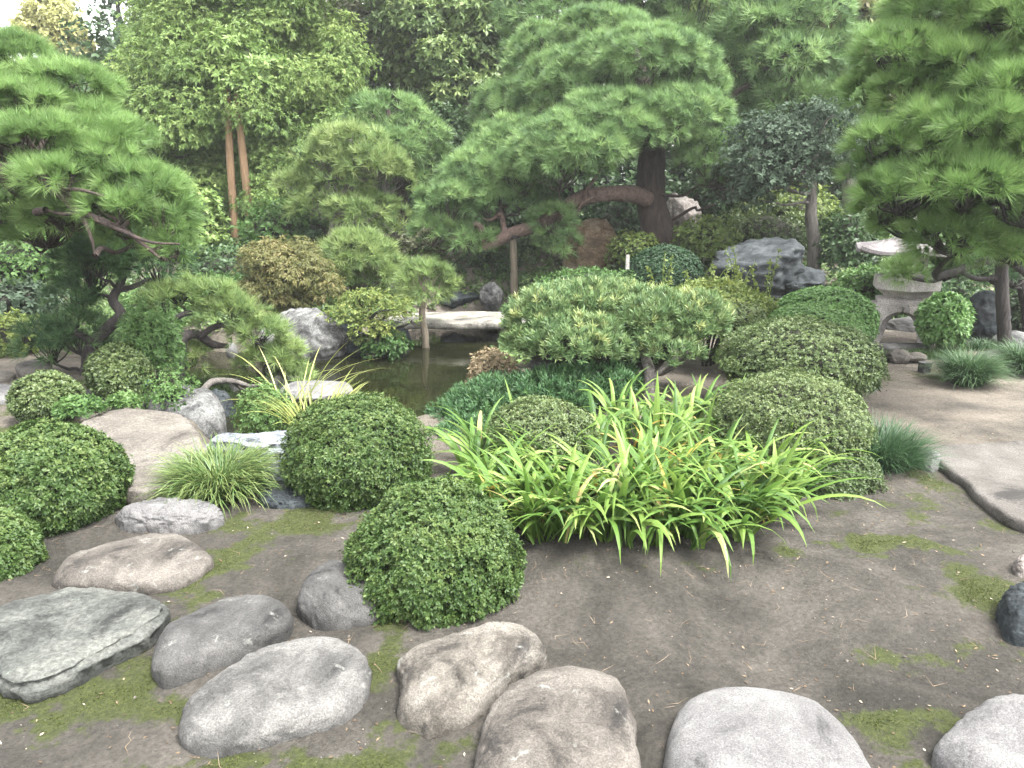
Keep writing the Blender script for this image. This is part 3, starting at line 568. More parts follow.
stone('stepping_stone', 'pale grey stone with a dark stained base in the bottom right corner', [(932, 765), (945, 738), (968, 708), (1000, 691), (1045, 695), (1080, 720), (1085, 770), (1030, 800), (970, 785)], 0.2, M['rock_smooth'], 11, 3.0, 0.010, group=G1, facets=3)
stone('stepping_stone', 'dark bluish stone cut by the right edge above the corner stone', [(998, 615), (1004, 590), (1030, 578), (1065, 590), (1070, 630), (1035, 645), (1008, 640)], 0.14, M['rock_bluedark'], 12, 3.0, 0.02, group=G1)
stone('stepping_stone', 'tiny pinkish pebble-like stone at the right edge near the flagstone', [(1012, 566), (1016, 556), (1030, 553), (1042, 562), (1038, 573), (1020, 575)], 0.08, M['rock_pale'], 13, 2.6, 0.012, group=G1)
slab('paving_slab', 'large flat grey flagstone on the path at the right edge', [(926, 446), (985, 443), (1060, 438), (1150, 452), (1180, 520), (1110, 552), (1040, 526), (1005, 512), (985, 498), (965, 478), (945, 464)], .06, .1, M['rock_flag'], 14, 'flagstone', .007)
stone('stone', 'small pale wedge stone against the left tip of the large flagstone', [(914, 457), (922, 447), (934, 450), (942, 464), (934, 471), (922, 468)], 0.09, M['rock_smooth'], 15, 3, 0.015)
slab('bridge_slab', 'large beige flat slab with thin cracks leading to the pond at left', [(80, 428), (95, 415), (128, 408), (165, 411), (186, 417), (196, 431), (205, 446), (207, 454), (190, 470), (165, 484), (125, 488), (98, 462)], .12, .16, M['rock_slab'], 16, 'stone slab', .009)
stone('stone', 'blue-grey layered slab at the pond edge left of the middle azalea ball', [(207, 455), (228, 445), (262, 437), (292, 433), (318, 440), (325, 458), (298, 466), (250, 464), (215, 462)], 0.2, M['rock_blue'], 17, 6, 0.02, z0=0.02, jag=0.03, layer=0.02)
stone('stone', 'lower blue-grey ledge stone under the layered slab', [(225, 470), (250, 462), (290, 458), (322, 464), (325, 480), (296, 488), (262, 486), (235, 482)], 0.15, M['rock_blue'], 18, 5, 0.02, z0=0.0, jag=0.03, layer=0.014)
stone('stone', 'dark wet stone at the foot of the blue-grey ledge', [(258, 497), (280, 487), (312, 488), (318, 502), (290, 508), (264, 506)], 0.06, M['rock_bluedark'], 19, 4, 0.02)
stone('stone', 'grey wedge-shaped boulder with lichen at the pond side beyond the beige slab', [(140, 424), (146, 402), (165, 390), (190, 385), (210, 394), (225, 412), (222, 426), (200, 431), (165, 430)], 0.3, M['rock_pond'], 20, 2.8, 0.03, z0=-0.12, under=0.4, big=0.05)
stone('stone', 'dark rough stone in the water behind the grey wedge-shaped boulder', [(192, 404), (205, 394), (222, 393), (233, 402), (230, 412), (212, 413)], 0.2, M['rock_bluedark'], 21, 3, 0.04, z0=-0.3, under=0.4)
boulder('rock', 'large rough blue-grey rock on the far pond bank under the rusty maple', 304, 340, 40, 31, 11.4, M['rock_pond'], 22, rough=0.09)
boulder('rock', 'greenish rock right of the rough blue-grey rock on the far bank', 345, 348, 26, 24, 11.8, M['rock_bluedark'], 23, rough=0.08)
boulder('rock', 'pale flat rock in the water behind the straw-coloured grass', 315, 391, 36, 11, 8.6, M['rock_smooth'], 24, rough=0.06)
boulder('rock', 'small pale upright rock in the water under the leaning pine', 232, 352, 6, 9, 10.6, M['rock_smooth'], 25)
boulder('rock', 'small grey rock left of the timber prop beyond the bridge', 493, 297, 13, 14, 14.5, M['rock_pond'], 26, rough=.08)
boulder('rock', 'dark mossy rock at the far water edge beyond the footbridge', 455, 300, 26, 12, 14.9, M['rock_bluedark'], 126, rough=.08)
boulder('rock', 'dark upright rock in the shade left of the small grey rock', 440, 285, 18, 18, 15.4, M['rock_bluedark'], 127, rough=.08)
boulder('rock', 'small dark flat rock right of the timber prop', 530, 294, 22, 13, 15.0, M['rock_darkgrey'], 27, rough=.08)
boulder('rock', 'tall golden-brown rock in the shade under the big pine limb', 585, 250, 31, 38, 15.6, M['rock_gold'], 28, rough=.08, strat=.02)
boulder('rock', 'pale pinkish upright rock behind the big pine trunk', 682, 218, 18, 25, 16.4, M['rock_pale'], 29, rough=.07)
mb = MB(); s = 12.6 / FPX
boulder_geo(mb, at(762, 274, 12.8), np.array([56, 38, 36]) * s, 41, 15, .12, .016, cut=(.55, .9)); boulder_geo(mb, at(804, 284, 12.5), np.array([27, 24, 19]) * s, 32, 14, .09, .012, cut=(.5, .85))
tag(mb.build('rock', M['rock_crag'], None, True), 'huge dark blue-grey craggy rock behind the bright green domes', 'rock')
boulder('rock', 'dark mottled boulder behind the small round shrub by the lantern', 984, 318, 24, 25, 10.9, M['rock_bluedark'], 33, rough=.08)
boulder('rock', 'low grey rock right of the dark mottled boulder at the right edge', 1012, 345, 20, 14, 10.3, M['rock_pond'], 34, rough=.05)
boulder('rock', 'flat oval grey stone on the path behind the round grass tuft', 993, 357, 22, 7, 9.6, M['rock_grey'], 35, rough=.04)
boulder('rock', 'brown rounded stone beside the path in front of the lantern', 897, 357, 13, 8, 9.4, M['rock_brown'], 36, rough=.04)
boulder('rock', 'small pale flat stone next to the brown one before the lantern', 914, 357, 12, 5, 9.4, M['rock_tan'], 37, rough=.04)
boulder('rock', 'dark rounded stone seen through the lantern arch', 906, 328, 22, 11, 11.8, M['rock_darkgrey'], 38, rough=.04)
boulder('rock', 'pale round stone peeping out behind the upper olive dome', 857, 339, 8, 7, 8.2, M['rock_smooth'], 39, rough=.04)
stone('paving_slab', 'long low kerb stone at the foot of the lantern', [(864, 348), (885, 344), (925, 344), (930, 349), (925, 353), (868, 354)], 0.1, M['rock_darkgrey'], 40, 7, 0.015, cat='kerb stone')
GL = 'flat stones along the left path'
stone('stepping_stone', 'flat grey stone at the left edge beyond the small clipped shrub', [(-25, 396), (-20, 387), (5, 384), (24, 390), (18, 402), (-10, 404)], 0.07, M['rock_smooth'], 41, 6, .01, group=GL)
stone('stepping_stone', 'pale flat stone at the left edge, farthest on the path', [(-25, 378), (-15, 372), (8, 371), (16, 376), (5, 381), (-20, 382)], 0.06, M['rock_slab'], 42, 6, .01, group=GL)
stone('stepping_stone', 'dark purple-brown block stone under the small dark pine', [(16, 371), (22, 362), (45, 360), (52, 366), (48, 375), (22, 377)], 0.16, M['rock_brown'], 43, 6, .015, group=GL)
stone('stepping_stone', 'grey flat stone between the small clipped shrub and the olive bush', [(72, 405), (78, 392), (100, 386), (128, 392), (122, 404), (95, 412)], 0.06, M['rock_darkgrey'], 44, 6, .01, group=GL)
stone('stepping_stone', 'narrow pale stone just beyond the beige slab', [(68, 414), (84, 406), (118, 403), (122, 408), (96, 415), (78, 420)], 0.07, M['rock_slab'], 45, 6, .01, group=GL)
GB = 'stones edging the pond under the bridge'
slab('bridge', 'long flat stone footbridge over the dark pond', [(388, 319), (398, 314), (430, 312), (470, 311), (520, 312), (585, 311), (600, 316), (590, 321), (540, 322), (500, 322), (460, 323), (420, 322), (398, 323)], 0.0, .12, M['rock_bridge'], 46, 'stone bridge', .012)
for k, (px, Yk, hw) in enumerate([(392, 12.4, 24), (560, 12.7, 22)]):
    boulder('rock', ['mossy abutment stone carrying the left end of the footbridge', 'shaded abutment stone carrying the right end of the footbridge'][k], px, 339, hw, 20, Yk, M['rock_bluedark'], 47 + k, group=GB)
boulder('rock', 'long dark retaining stone in shade behind the footbridge', 460, 322, 42, 12, 14.8, M['rock_darkgrey'], 49, dep=.3, group=GB)
mb = MB(); r = rng(5)
for k in range(900):
    q = (r.random() * 1.0, r.random())
    x, y = (-2.6 + 6.6 * r.random(), 2.4 + 3.8 * r.random()) if r.random() < .7 else (3 + 3 * r.random(), 6 + 4 * r.random())
    s = 0.0025 + 0.009 * r.random() ** 4; v, f = ICO[4]
    zz = float(gh(np.array([x]), np.array([y]))[0])
    P8 = np.array([[1, 0, 0], [-1, 0, 0], [0, 1, 0], [0, -1, 0], [0, 0, .7], [0, 0, -.7]]) * s * (0.6 + .8 * r.random((6, 1))) + [x, y, zz + s * .2]
    mb.add(P8, [[0, 2, 4], [2, 1, 4], [1, 3, 4], [3, 0, 4], [2, 0, 5], [1, 2, 5], [3, 1, 5], [0, 3, 5]])
o = kind(mb.build('gravel', M['rock_tan'], None, True, (0, 0, 0)), 'stuff'); tag(o, 'tiny pale pebbles scattered over the bare soil', 'gravel')
mb = MB(); N = 2600; x = -3 + 7.5 * r.random(N); y = 2.3 + 5.5 * r.random(N) ** 1.2
shoots(mb, np.column_stack([x, y, gh(x, y) + .006]), nrm(r.normal(0, .25, (N, 3)) + [0, 0, 1.0]), 1, .017, .008, (70, 95), r, r.random(N) ** 2.2 * .8, tj=.1, lj=.7)
N = 800; x = -3 + 7.5 * r.random(N); y = 2.3 + 5 * r.random(N)
shoots(mb, np.column_stack([x, y, gh(x, y) + .006]), nrm(r.normal(0, .25, (N, 3)) + [0, 0, 1.0]), 2, .07, .0022, (80, 92), r, .35 + .2 * r.random(N), tri=True, tj=.1, lj=.4)
o = kind(mb.build('leaf_litter', M['litter'], None, False, (0, 0, 0)), 'stuff'); tag(o, 'fallen leaf bits scattered on the soil', 'leaf litter')
N = 900000; x = -3.5 + 8.3 * r.random(N); y = 2.3 + 4.6 * r.random(N); k = sstep(.36, 1.15, moss_w(x, y)) > r.random(N); x, y = x[k], y[k]
mb = MB(); shoots(mb, np.column_stack([x, y, gh(x, y) - .002]), nrm(r.normal(0, .35, (len(x), 3)) + [0, 0, 1.0]), 2, .009, .005, (5, 75), r, np.clip(.5 + .25 * vnoise(np.column_stack([x, y, 0 * x]), 6, 3, 2) + .1 * r.normal(size=len(x)), 0, 1))
o = kind(mb.build('moss', M['mossblade'], None, False, (0, 0, 0)), 'stuff'); tag(o, 'yellow-green moss growing round the stepping stones', 'moss')

# ivy-like undergrowth on the far banks
N = 110000; x = -15 + 30 * r.random(N); y = 9 + 19 * r.random(N) ** 1.15; sdp = pond_sd(x, y)
k = (sdp > .05) & ~((x > 3.2) & (y < 11.9)) & ~((x < -3.6) & (y < 9.6)) & ~((np.abs(x) < 2.4) & (y > 11.9) & (y < 13.3)) & (vnoise(np.column_stack([x, y, 0 * x]), .9, 31, 3) > -.85) & ((y > 11) | (sdp < 1.2))
x, y = x[k], y[k]; P = np.column_stack([x, y, gh(x, y) + r.random(len(x)) * (.10 + .22 * np.clip(vnoise(np.column_stack([x, y, 0 * x]), 1.3, 33, 2) + .3, 0, 1))])
mb = MB(); shoots(mb, P, nrm(r.normal(0, .35, (len(x), 3)) + [0, -.2, 1.0]), 5, .085, .04, (30, 85), r, np.clip(.3 + .35 * vnoise(P, 1.1, 35, 2) + .12 * r.normal(size=len(x)), 0, 1))
o = kind(mb.build('undergrowth', M['wood_mid'], None, False, (0, 15, 0)), 'stuff'); tag(o, 'dark leafy ground cover under the trees beyond the pond', 'undergrowth')

# ------------------------------------------------------------------ stone lantern, post, stakes
def prism(mb, c, n, prof, rot=0.0, flare=None):
    """stacked n-gon rings; prof = [(radius, z)]; flare lifts the corners of a ring"""
    V = []; sub = 6
    for k, (R, z) in enumerate(prof):
        for i in range(n):
            a0, a1 = rot + 2 * pi * i / n, rot + 2 * pi * (i + 1) / n
            p0, p1 = np.array([cos(a0), sin(a0)]) * R, np.array([cos(a1), sin(a1)]) * R
            for j in range(sub):
                u = j / sub; q = p0 + (p1 - p0) * u; lift = (flare[k] if flare else 0) * (2 * abs(u - .5)) ** 2.5
                V.append([c[0] + q[0], c[1] + q[1], c[2] + z + lift])
    m_ = n * sub; i = np.arange(len(V)).reshape(-1, m_); nx = np.roll(i, -1, 1)
    V += [[c[0], c[1], c[2] + prof[0][1]], [c[0], c[1], c[2] + prof[-1][1]]]
    b0 = len(V) - 2; tri = [[b0, i[0][(j + 1) % m_], i[0][j]] for j in range(m_)] + [[b0 + 1, i[-1][j], i[-1][(j + 1) % m_]] for j in range(m_)]
    mb.add(V, np.stack([i[:-1], nx[:-1], nx[1:], i[1:]], -1).reshape(-1, 4)); mb.add(V, tri)
LC = at(899, 341, 10.6); LC[2] = 0
t = thing('stone_lantern', 'wide-roofed snow-viewing stone lantern on arched legs, half hidden by the right pine', 'stone lantern', LC)
def lantern_leg(a):
    """one splayed curved leg: quads along an arch"""
    mb = MB(); rows = []
    for u in np.linspace(0, 1, 9):
        z = .60 * (1 - u); rr = .31 + .20 * u ** 1.5; w = (.50 if u < .14 else .13 + .37 * max(0, 1 - (u - .14) / .3) ** 2.5) + .04 * u; th = .11
        dr, ds = np.array([cos(a), sin(a), 0]), np.array([-sin(a), cos(a), 0])
        rows.append([LC + dr * (rr + th / 2 * i) + ds * (w / 2 * j) + [0, 0, z - .03] for i, j in ((-1, -1), (1, -1), (1, 1), (-1, 1))])
    V = np.array(rows).reshape(-1, 3); i = np.arange(36).reshape(9, 4); nx = np.roll(i, -1, 1)
    mb.add(V, np.vstack([np.stack([i[:-1], i[1:], nx[1:], nx[:-1]], -1).reshape(-1, 4), [[0, 1, 2, 3], [35, 34, 33, 32]]])); return mb
for k in range(4): lantern_leg(np.arctan2(-LC[1], -LC[0]) + pi / 4 + k * pi / 2).build('leg', M['lantern'], t)
mb = MB(); prism(mb, LC, 6, [(.40, .57), (.40, .64), (.30, .66), (.36, .72), (.455, .78), (.455, .92), (.42, .955), (.27, .965)], .2); mb.build('platform', M['lantern'], t)
fb = MB(); prism(fb, LC, 6, [(.25, .966), (.25, 1.22), (.27, 1.225), (.27, 1.26)], .2); f_ = fb.build('fire_box', M['lantern'], t)
for k in range(6):
    a = .2 + pi / 6 + k * pi / 3; q = LC + np.array([cos(a), sin(a), 0]) * .218; q[2] = 1.10; w = MB(); box(w, q, (.012, .12, .14), -a if False else a); w.build('window', M['bark_dark'], f_)
mb = MB(); prism(mb, LC, 6, [(.30, 1.262), (.76, 1.255), (.775, 1.27), (.76, 1.31), (.54, 1.37), (.32, 1.44), (.14, 1.52)], .2, [0, .05, .06, .06, .03, 0, 0]); mb.build('roof', M['lantern_roof'], t)
mb = MB(); prism(mb, LC, 6, [(.13, 1.52), (.14, 1.56), (.09, 1.58), (.12, 1.64), (.11, 1.70), (.02, 1.78)], .2); mb.build('finial', M['lantern_roof'], t)
mb = MB(); c = gnd(924, 372); box(mb, c + [0, 0, .05], (.10, .10, .11), .3); box(mb, c + [0, 0, .112], (.12, .12, .016), .3)
t = tag(mb.build('marker_stone', M['rock_pond']), 'tiny square grey marker stone standing on the sandy path', 'marker stone')
mb = MB(); p0 = at(513, 238, 14.6); p1 = at(514, 300, 14.6); tube(mb, [p1 - [0, 0, .3], p1, (p0 + p1) / 2 + [.01, 0, 0], p0], [.075, .075, .07, .068], 10, 4, .06); 
t = thing('timber_prop', 'upright weathered timber post propping the long pine limb', 'prop post', p1); mb.build('post', M['timber'], t, True)
mb = MB(); tube(mb, [p0 - [0, 0, .02], p0 + [0, 0, .05], p0 + [0, 0, .12]], [.10, .115, .10], 10, 3, .1); mb.build('rope_binding', M['bark_dark'], t, True)
mb = MB(); c = at(627.5, 262, 13.0); box(mb, c + [0, 0, 0], (.06, .04, .24), .2, .9); tag(mb.build('marker_stake', M['lantern']), 'short pale stake beside the dark yew dome', 'stake')
# dead branch over the water, left
mb = MB(); P = [at(172, 404, 8.2), at(200, 392, 8.3), at(212, 382, 8.5), at(232, 381, 8.6), at(250, 386, 8.7), at(262, 384, 8.8)]
tube(mb, P, [.035, .035, .04, .03, .025, .012], 8, 5, .25, 3); tube(mb, [P[3], at(240, 388, 8.7), at(252, 392, 8.8)], [.02, .014, .008], 6); tag(mb.build('driftwood_branch', M['bark_grey'], None, True), 'crooked bare pinkish branch reaching low over the water', 'branch')
# small wooden building glimpsed far behind
t = thing('garden_shed', 'pale wooden hut wall glimpsed between the pines at the back', 'hut', (*at(428, 205, 22)[:2], 1.4))
mb = MB(); c = at(430, 190, 22); box(mb, c + [0, 0, -.1], (1.9, 1.5, 2.2)); mb.build('wall', M['timber'], t)
mb = MB(); box(mb, c + [0, 0, 1.05], (2.3, 1.9, .12)); box(mb, c + [0, 0, 1.3], (2.3, 1.9, .4), 0, .2); mb.build('roof', M['rock_darkgrey'], t)
mb = MB(); box(mb, c + [.0, -.77, -.1], (.7, .05, .8)); mb.build('window', M['bark_dark'], t)

# ------------------------------------------------------------------ clipped shrubs
GA = 'clipped azalea balls'
az = dict(zmin=-0.85, thick=.22, up=.3, spread=(25, 85), lump=.15, ls=3.2, tv=.22, hi=.13)
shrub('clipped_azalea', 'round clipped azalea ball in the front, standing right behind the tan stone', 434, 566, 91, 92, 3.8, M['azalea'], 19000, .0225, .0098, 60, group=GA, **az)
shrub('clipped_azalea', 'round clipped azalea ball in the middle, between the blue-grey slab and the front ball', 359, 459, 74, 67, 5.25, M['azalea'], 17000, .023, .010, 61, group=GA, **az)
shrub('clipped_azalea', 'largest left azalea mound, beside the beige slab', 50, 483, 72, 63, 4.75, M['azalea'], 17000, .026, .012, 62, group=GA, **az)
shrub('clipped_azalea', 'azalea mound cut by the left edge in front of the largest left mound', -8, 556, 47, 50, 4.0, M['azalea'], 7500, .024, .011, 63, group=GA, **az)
shrub('clipped_azalea', 'small loose azalea at left beside the path stones, behind the largest left mound', 47, 397, 33, 25, 6.9, M['azalea_olive'], 3600, .032, .014, 64, group=GA, zmin=-.7, thick=.25, lump=.2, tv=.2)
shrub('clipped_azalea', 'olive upright azalea bush behind the beige slab, below the small dark pine', 120, 373, 30, 30, 7.6, M['azalea_olive'], 3600, .034, .015, 65, group=GA, zmin=-.7, thick=.25, lump=.2, tv=.2)
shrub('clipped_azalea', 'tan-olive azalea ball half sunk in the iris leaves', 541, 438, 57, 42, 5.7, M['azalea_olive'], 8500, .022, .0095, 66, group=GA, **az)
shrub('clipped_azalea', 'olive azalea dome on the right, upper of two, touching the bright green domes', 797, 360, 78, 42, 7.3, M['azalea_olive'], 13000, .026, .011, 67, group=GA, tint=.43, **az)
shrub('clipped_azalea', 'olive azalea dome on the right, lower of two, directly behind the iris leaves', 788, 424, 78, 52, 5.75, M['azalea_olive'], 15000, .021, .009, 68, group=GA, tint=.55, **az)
shrub('shrub', 'small-leaved dull green bush spilling out under the lower olive dome', 822, 482, 54, 50, 5.35, M['azalea_olive'], 8000, .021, .010, 69, zmin=-.7, thick=.25, lump=.22, tint=.28, tv=.15, hi=.1)
shrub('shrub', 'dark glossy broad-leaved bush at the right foot of the upper olive dome', 858, 370, 20, 27, 7.3, M['azalea_dark'], 900, .075, .026, 70, zmin=-.6, thick=.4, lump=.2, tint=.5)
GD = 'bright green clipped domes'
bx = dict(zmin=-.5, thick=.12, lump=.06, ls=3, tv=.15, hi=.1)
shrub('clipped_box', 'bright green clipped dome nearest the lantern, taller of the pair', 824, 321, 49, 33, 9.3, M['box_green'], 8500, .03, .016, 71, group=GD, **bx)
shrub('clipped_box', 'bright green clipped dome in front of the taller one, just above the upper olive dome', 812, 331, 46, 26, 8.6, M['box_green'], 7500, .026, .014, 72, group=GD, tint=.62, **bx)
shrub('clipped_box', 'small round fresh green shrub in front of the lantern leg', 945, 321, 24, 27, 9.9, M['box_green'], 1400, .06, .028, 73, zmin=-.8, thick=.3, lump=.15, tint=.62, tv=.25)
shrub('clipped_yew', 'very dark green clipped dome at the foot of the big pine trunk', 664, 274, 36, 27, 13.6, M['yew'], 9000, .035, .02, 74, **bx)
# centre planting
mb = MB(); r = rng(75); t = thing('podocarpus_shrub', 'spreading pale-tipped long-leaved shrub in the centre behind the iris', 'shrub', (*at(605, 400, 8.0)[:2], 0))
for px, py, rx, ry, Yk, k in [(545, 322, 38, 30, 7.8, 520), (590, 312, 42, 28, 8.0, 620), (640, 322, 50, 32, 7.9, 760), (690, 326, 38, 30, 7.8, 520), (575, 345, 52, 28, 7.5, 620), (660, 352, 42, 24, 7.6, 420), (525, 345, 20, 16, 7.6, 180), (615, 300, 26, 16, 8.2, 260), (570, 300, 24, 14, 8.1, 240)]:
    e = pad_px(px, py, rx, ry, Yk); D = rdirs(r, k, -.3); P = e['c'] + D * e['r'] * ((1 + .16 * vnoise(D, 3, px, 2)) * (1 - .35 * r.random(k) ** 1.5))[:, None]
    A = nrm(nrm(D / e['r']) * .6 + [0, 0, .8] + r.normal(0, .25, (k, 3)))
    top = D[:, 2] > .1
    tt = np.clip(.38 + .13 * r.normal(size=k), .05, .7); tip = (r.random(k) < .12) & top; tt[tip] = .80 + .12 * r.random(tip.sum())
    shoots(mb, P, A, 20, .08, .010, (8, 62), r, tt, tj=.06, stem=.05)
mb.build('foliage', M['podocarp'], t); tw = MB(); B0 = ORIGIN[t.name]
for k in range(16):
    e = at(530 + 175 * r.random(), 315 + 35 * r.random(), 7.7 + .3 * r.random()); b0 = B0 + [(e[0] - B0[0]) * .35, 0, 0]; tube(tw, crook(b0, e, r, .08), [.035, .03, .025, .02, .01], 6, 4, .15)
b0 = at(648, 400, 7.3); tube(tw, [b0 - [0, 0, .1], at(650, 375, 7.35), at(643, 350, 7.5)], [.07, .06, .04], 8, 5, .2); tube(tw, [at(650, 380, 7.3), at(668, 365, 7.3), at(685, 352, 7.4), at(695, 335, 7.5)], [.03, .025, .018, .01], 6, 5, .2)
tw.build('stems', M['bark_grey'], t, True); cb = MB(); ellipsoid(cb, at(600, 345, 7.9), np.array([.85, .4, .28])); cb.build('twigs', M['twig'], t, True)  # last ellipsoid: solid dark core added inside the foliage to block light
mb = MB(); t = thing('juniper', 'low spreading dark green juniper between the pond and the iris', 'shrub', (*at(520, 420, 7.0)[:2], 0))
for px, py, rx, ry, Yk, k in [(470, 425, 42, 26, 7.2, 620), (510, 404, 55, 24, 7.4, 800), (560, 396, 52, 22, 7.3, 700), (600, 388, 40, 20, 7.4, 460), (455, 440, 24, 14, 7.1, 250), (448, 455, 30, 20, 6.5, 420), (470, 442, 30, 18, 6.7, 420)]:
    e = pad_px(px, py, rx, ry, Yk); D = rdirs(r, k, -.2); P = e['c'] + D * e['r'] * ((1 + .2 * vnoise(D, 3, px, 2)) * (1 - .35 * r.random(k) ** 1.5))[:, None]
    A = nrm(nrm(D / e['r']) * .8 + [0, 0, .6] + r.normal(0, .25, (k, 3))); shoots(mb, P, A, 16, .06, .010, (8, 60), r, np.clip(.45 + .18 * r.normal(size=k), .05, .95), stem=.08)
mb.build('foliage', M['juniper'], t); cb = MB(); ellipsoid(cb, at(530, 415, 7.3), np.array([.85, .35, .18])); cb.build('twigs', M['twig'], t, True)  # the ellipsoid is an added solid core, dark so gaps stay unlit
shrub('dry_shrub', 'brown dry twiggy shrub beside the pond at the left of the long-leaved shrub', 492, 375, 24, 26, 8.2, M['drytwig'], 700, .05, .018, 76, core=0, zmin=-.4, thick=.7, lump=.4)
boulder('rock', 'purple-grey rock under the long-leaved shrub', 560, 366, 36, 14, 7.9, M['rock_darkgrey'], 77, rough=.08)
shrub('shrub', 'loose yellow-green shrub with upright sprigs left of the bright green domes', 708, 309, 64, 27, 9.3, M['yellowgreen'], 2600, .06, .026, 78, core=.6, zmin=-.4, thick=.45, lump=.35, tint=.42, nl=5)
shrub('shrub', 'small clipped olive mound between the yellow-green shrub and the upper olive dome', 740, 318, 26, 14, 8.6, M['azalea_olive'], 1500, .032, .014, 79, tint=.6, zmin=-.5)
mb = MB(); t0 = at(690, 300, 9.2)
for k in range(16):
    p = at(650 + 120 * r.random(), 300, 9.2 + .5 * r.random()); L = .25 + .45 * r.random(); q = p + np.array([.15 * r.normal(), 0, L]); tube(mb, [p - [0, 0, .3], (p + q) / 2 + r.normal(0, .02, 3), q], [.006, .005, .003], 4, 4)
    Pn = p + (q - p) * np.linspace(.2, 1, 12)[:, None]; shoots(mb, Pn, nrm(r.normal(0, .5, (12, 3)) + [0, 0, .5]), 3, .05, .026, (40, 90), r, .6)
tag(mb.build('sapling', M['yellowgreen'], None, False), 'thin pale leafy sprigs rising out of the yellow-green shrub', 'sapling')

# ------------------------------------------------------------------ iris clump, grass tufts
r = rng(90); t = thing('iris_clump', 'large arching bright green clump of sword-shaped iris leaves in the centre', 'iris clump', gnd(650, 500))
B, PH, TH, BE, LL, WW = [], [], [], [], [], []
cand = []
while len(cand) < 135:
    px, py = 455 + 390 * r.random(), 428 + 118 * r.random()
    u = (px - 635) / 172; v = (py - 484) / 70
    if u * u + v * v < 1 and not (py < 462 and px < 600 and px > 480): cand.append(gnd(px, py))
for c in cand:
    c = np.array([c[0], c[1], float(gh(c[:1], c[1:2])[0])]); fa = r.random() * 2 * pi
    nb = int(r.integers(7, 12)); out = np.arctan2(c[1] - 5.1, (c[0] - .85) * 1.2)
    for k in range(nb):
        a = fa + (0 if r.random() < .5 else pi) + r.normal(0, .35)
        if r.random() < .55: a = out + r.normal(0, .8)
        B.append(c + [r.normal(0, .025), r.normal(0, .025), 0]); PH.append(a); TH.append(.15 + .55 * r.random()); BE.append(1.0 + 1.9 * r.random() ** 1.3); LL.append(.44 + .30 * r.random()); WW.append(.026 + .028 * r.random())
mb = MB(); blades(mb, np.array(B), np.array(PH), np.array(TH), np.array(BE), np.array(LL), np.array(WW), r, 8, .36, .3, .2, .24)
SP = [(762, 520, .15, .30, .25, .72, .05), (770, 515, -.05, .9, 1.1, .85, .052), (765, 525, -.3, .8, 1.5, .8, .05), (735, 525, -1.0, .6, 2.1, .72, .056), (748, 530, -1.3, .6, 2.2, .72, .052), (690, 530, -1.5, .6, 2.0, .62, .045), (640, 535, -1.7, .6, 2.1, .6, .045), (590, 530, -1.8, .6, 2.0, .6, .042), (700, 470, .6, .1, .4, .7, .05), (655, 455, 1.5, .05, .3, .7, .055), (520, 440, 2.0, .5, .3, .6, .03)]
q = [gnd(a, b) for a, b, *_ in SP]; S = np.array([s[2:] for s in SP])
blades(mb, np.array(q), S[:, 0], S[:, 1], S[:, 2], S[:, 3], S[:, 4], r, 9, .5, .3, .1, .1)
mb.build('leaves', M['iris'], t)
j = r.choice(len(B), 70, replace=False); mb = MB()
blades(mb, np.array(B)[j], r.random(70) * 6.28, np.array(TH)[j], np.array(BE)[j] * 1.1, np.array(LL)[j] * .85, np.array(WW)[j] * .8, r, 7, .45, .3, .25); mb.build('withered_leaves', M['iris_dry'], t)
GT = 'grass tufts'
grass_tuft('grass_tuft', 'striped fountain-like grass tuft between the beige slab and the soil at left', 222, 508, 54, 5.1, M['tuft'], 1700, .42, .009, 91, GT, .58, (1.3, 2.6), tipdry=.35, spread=.6)
grass_tuft('grass_tuft', 'low dark grass fringe along the near edge of the beige slab', 145, 497, 30, 5.15, M['tuft_blue'], 500, .16, .006, 92, GT, .5, spread=1.0, dep=.35)
grass_tuft('grass_tuft', 'round blue-green grass tuft alone on the sandy path', 966, 385, 26, 8.3, M['tuft_blue'], 1500, .46, .009, 93, GT, .6, (1.0, 2.2))
grass_tuft('grass_tuft', 'blue-green grass tuft cut by the right edge of the photo', 1022, 374, 22, 8.8, M['tuft_blue'], 1200, .46, .009, 94, GT, .6, (1.0, 2.2))
grass_tuft('grass_tuft', 'dark fine grass tuft behind the flagstone, below the olive domes', 876, 480, 36, 5.7, M['tuft_blue'], 1700, .40, .006, 95, GT, .35, (.8, 2.0), spread=.8)
grass_tuft('grass_tuft', 'short grass strip in front of the lantern legs', 925, 350, 30, 9.7, M['tuft'], 700, .16, .007, 96, GT, .4, spread=1, dep=.3)
grass_tuft('grass_tuft', 'dark low grass at the foot of the mottled boulder', 985, 340, 26, 10.2, M['tuft_blue'], 500, .2, .008, 97, GT, .4, spread=1, dep=.3)
grass_tuft('grass_tuft', 'short grass under the small round shrub by the lantern', 948, 350, 14, 9.7, M['tuft'], 350, .26, .007, 98, GT, .35, spread=.8)
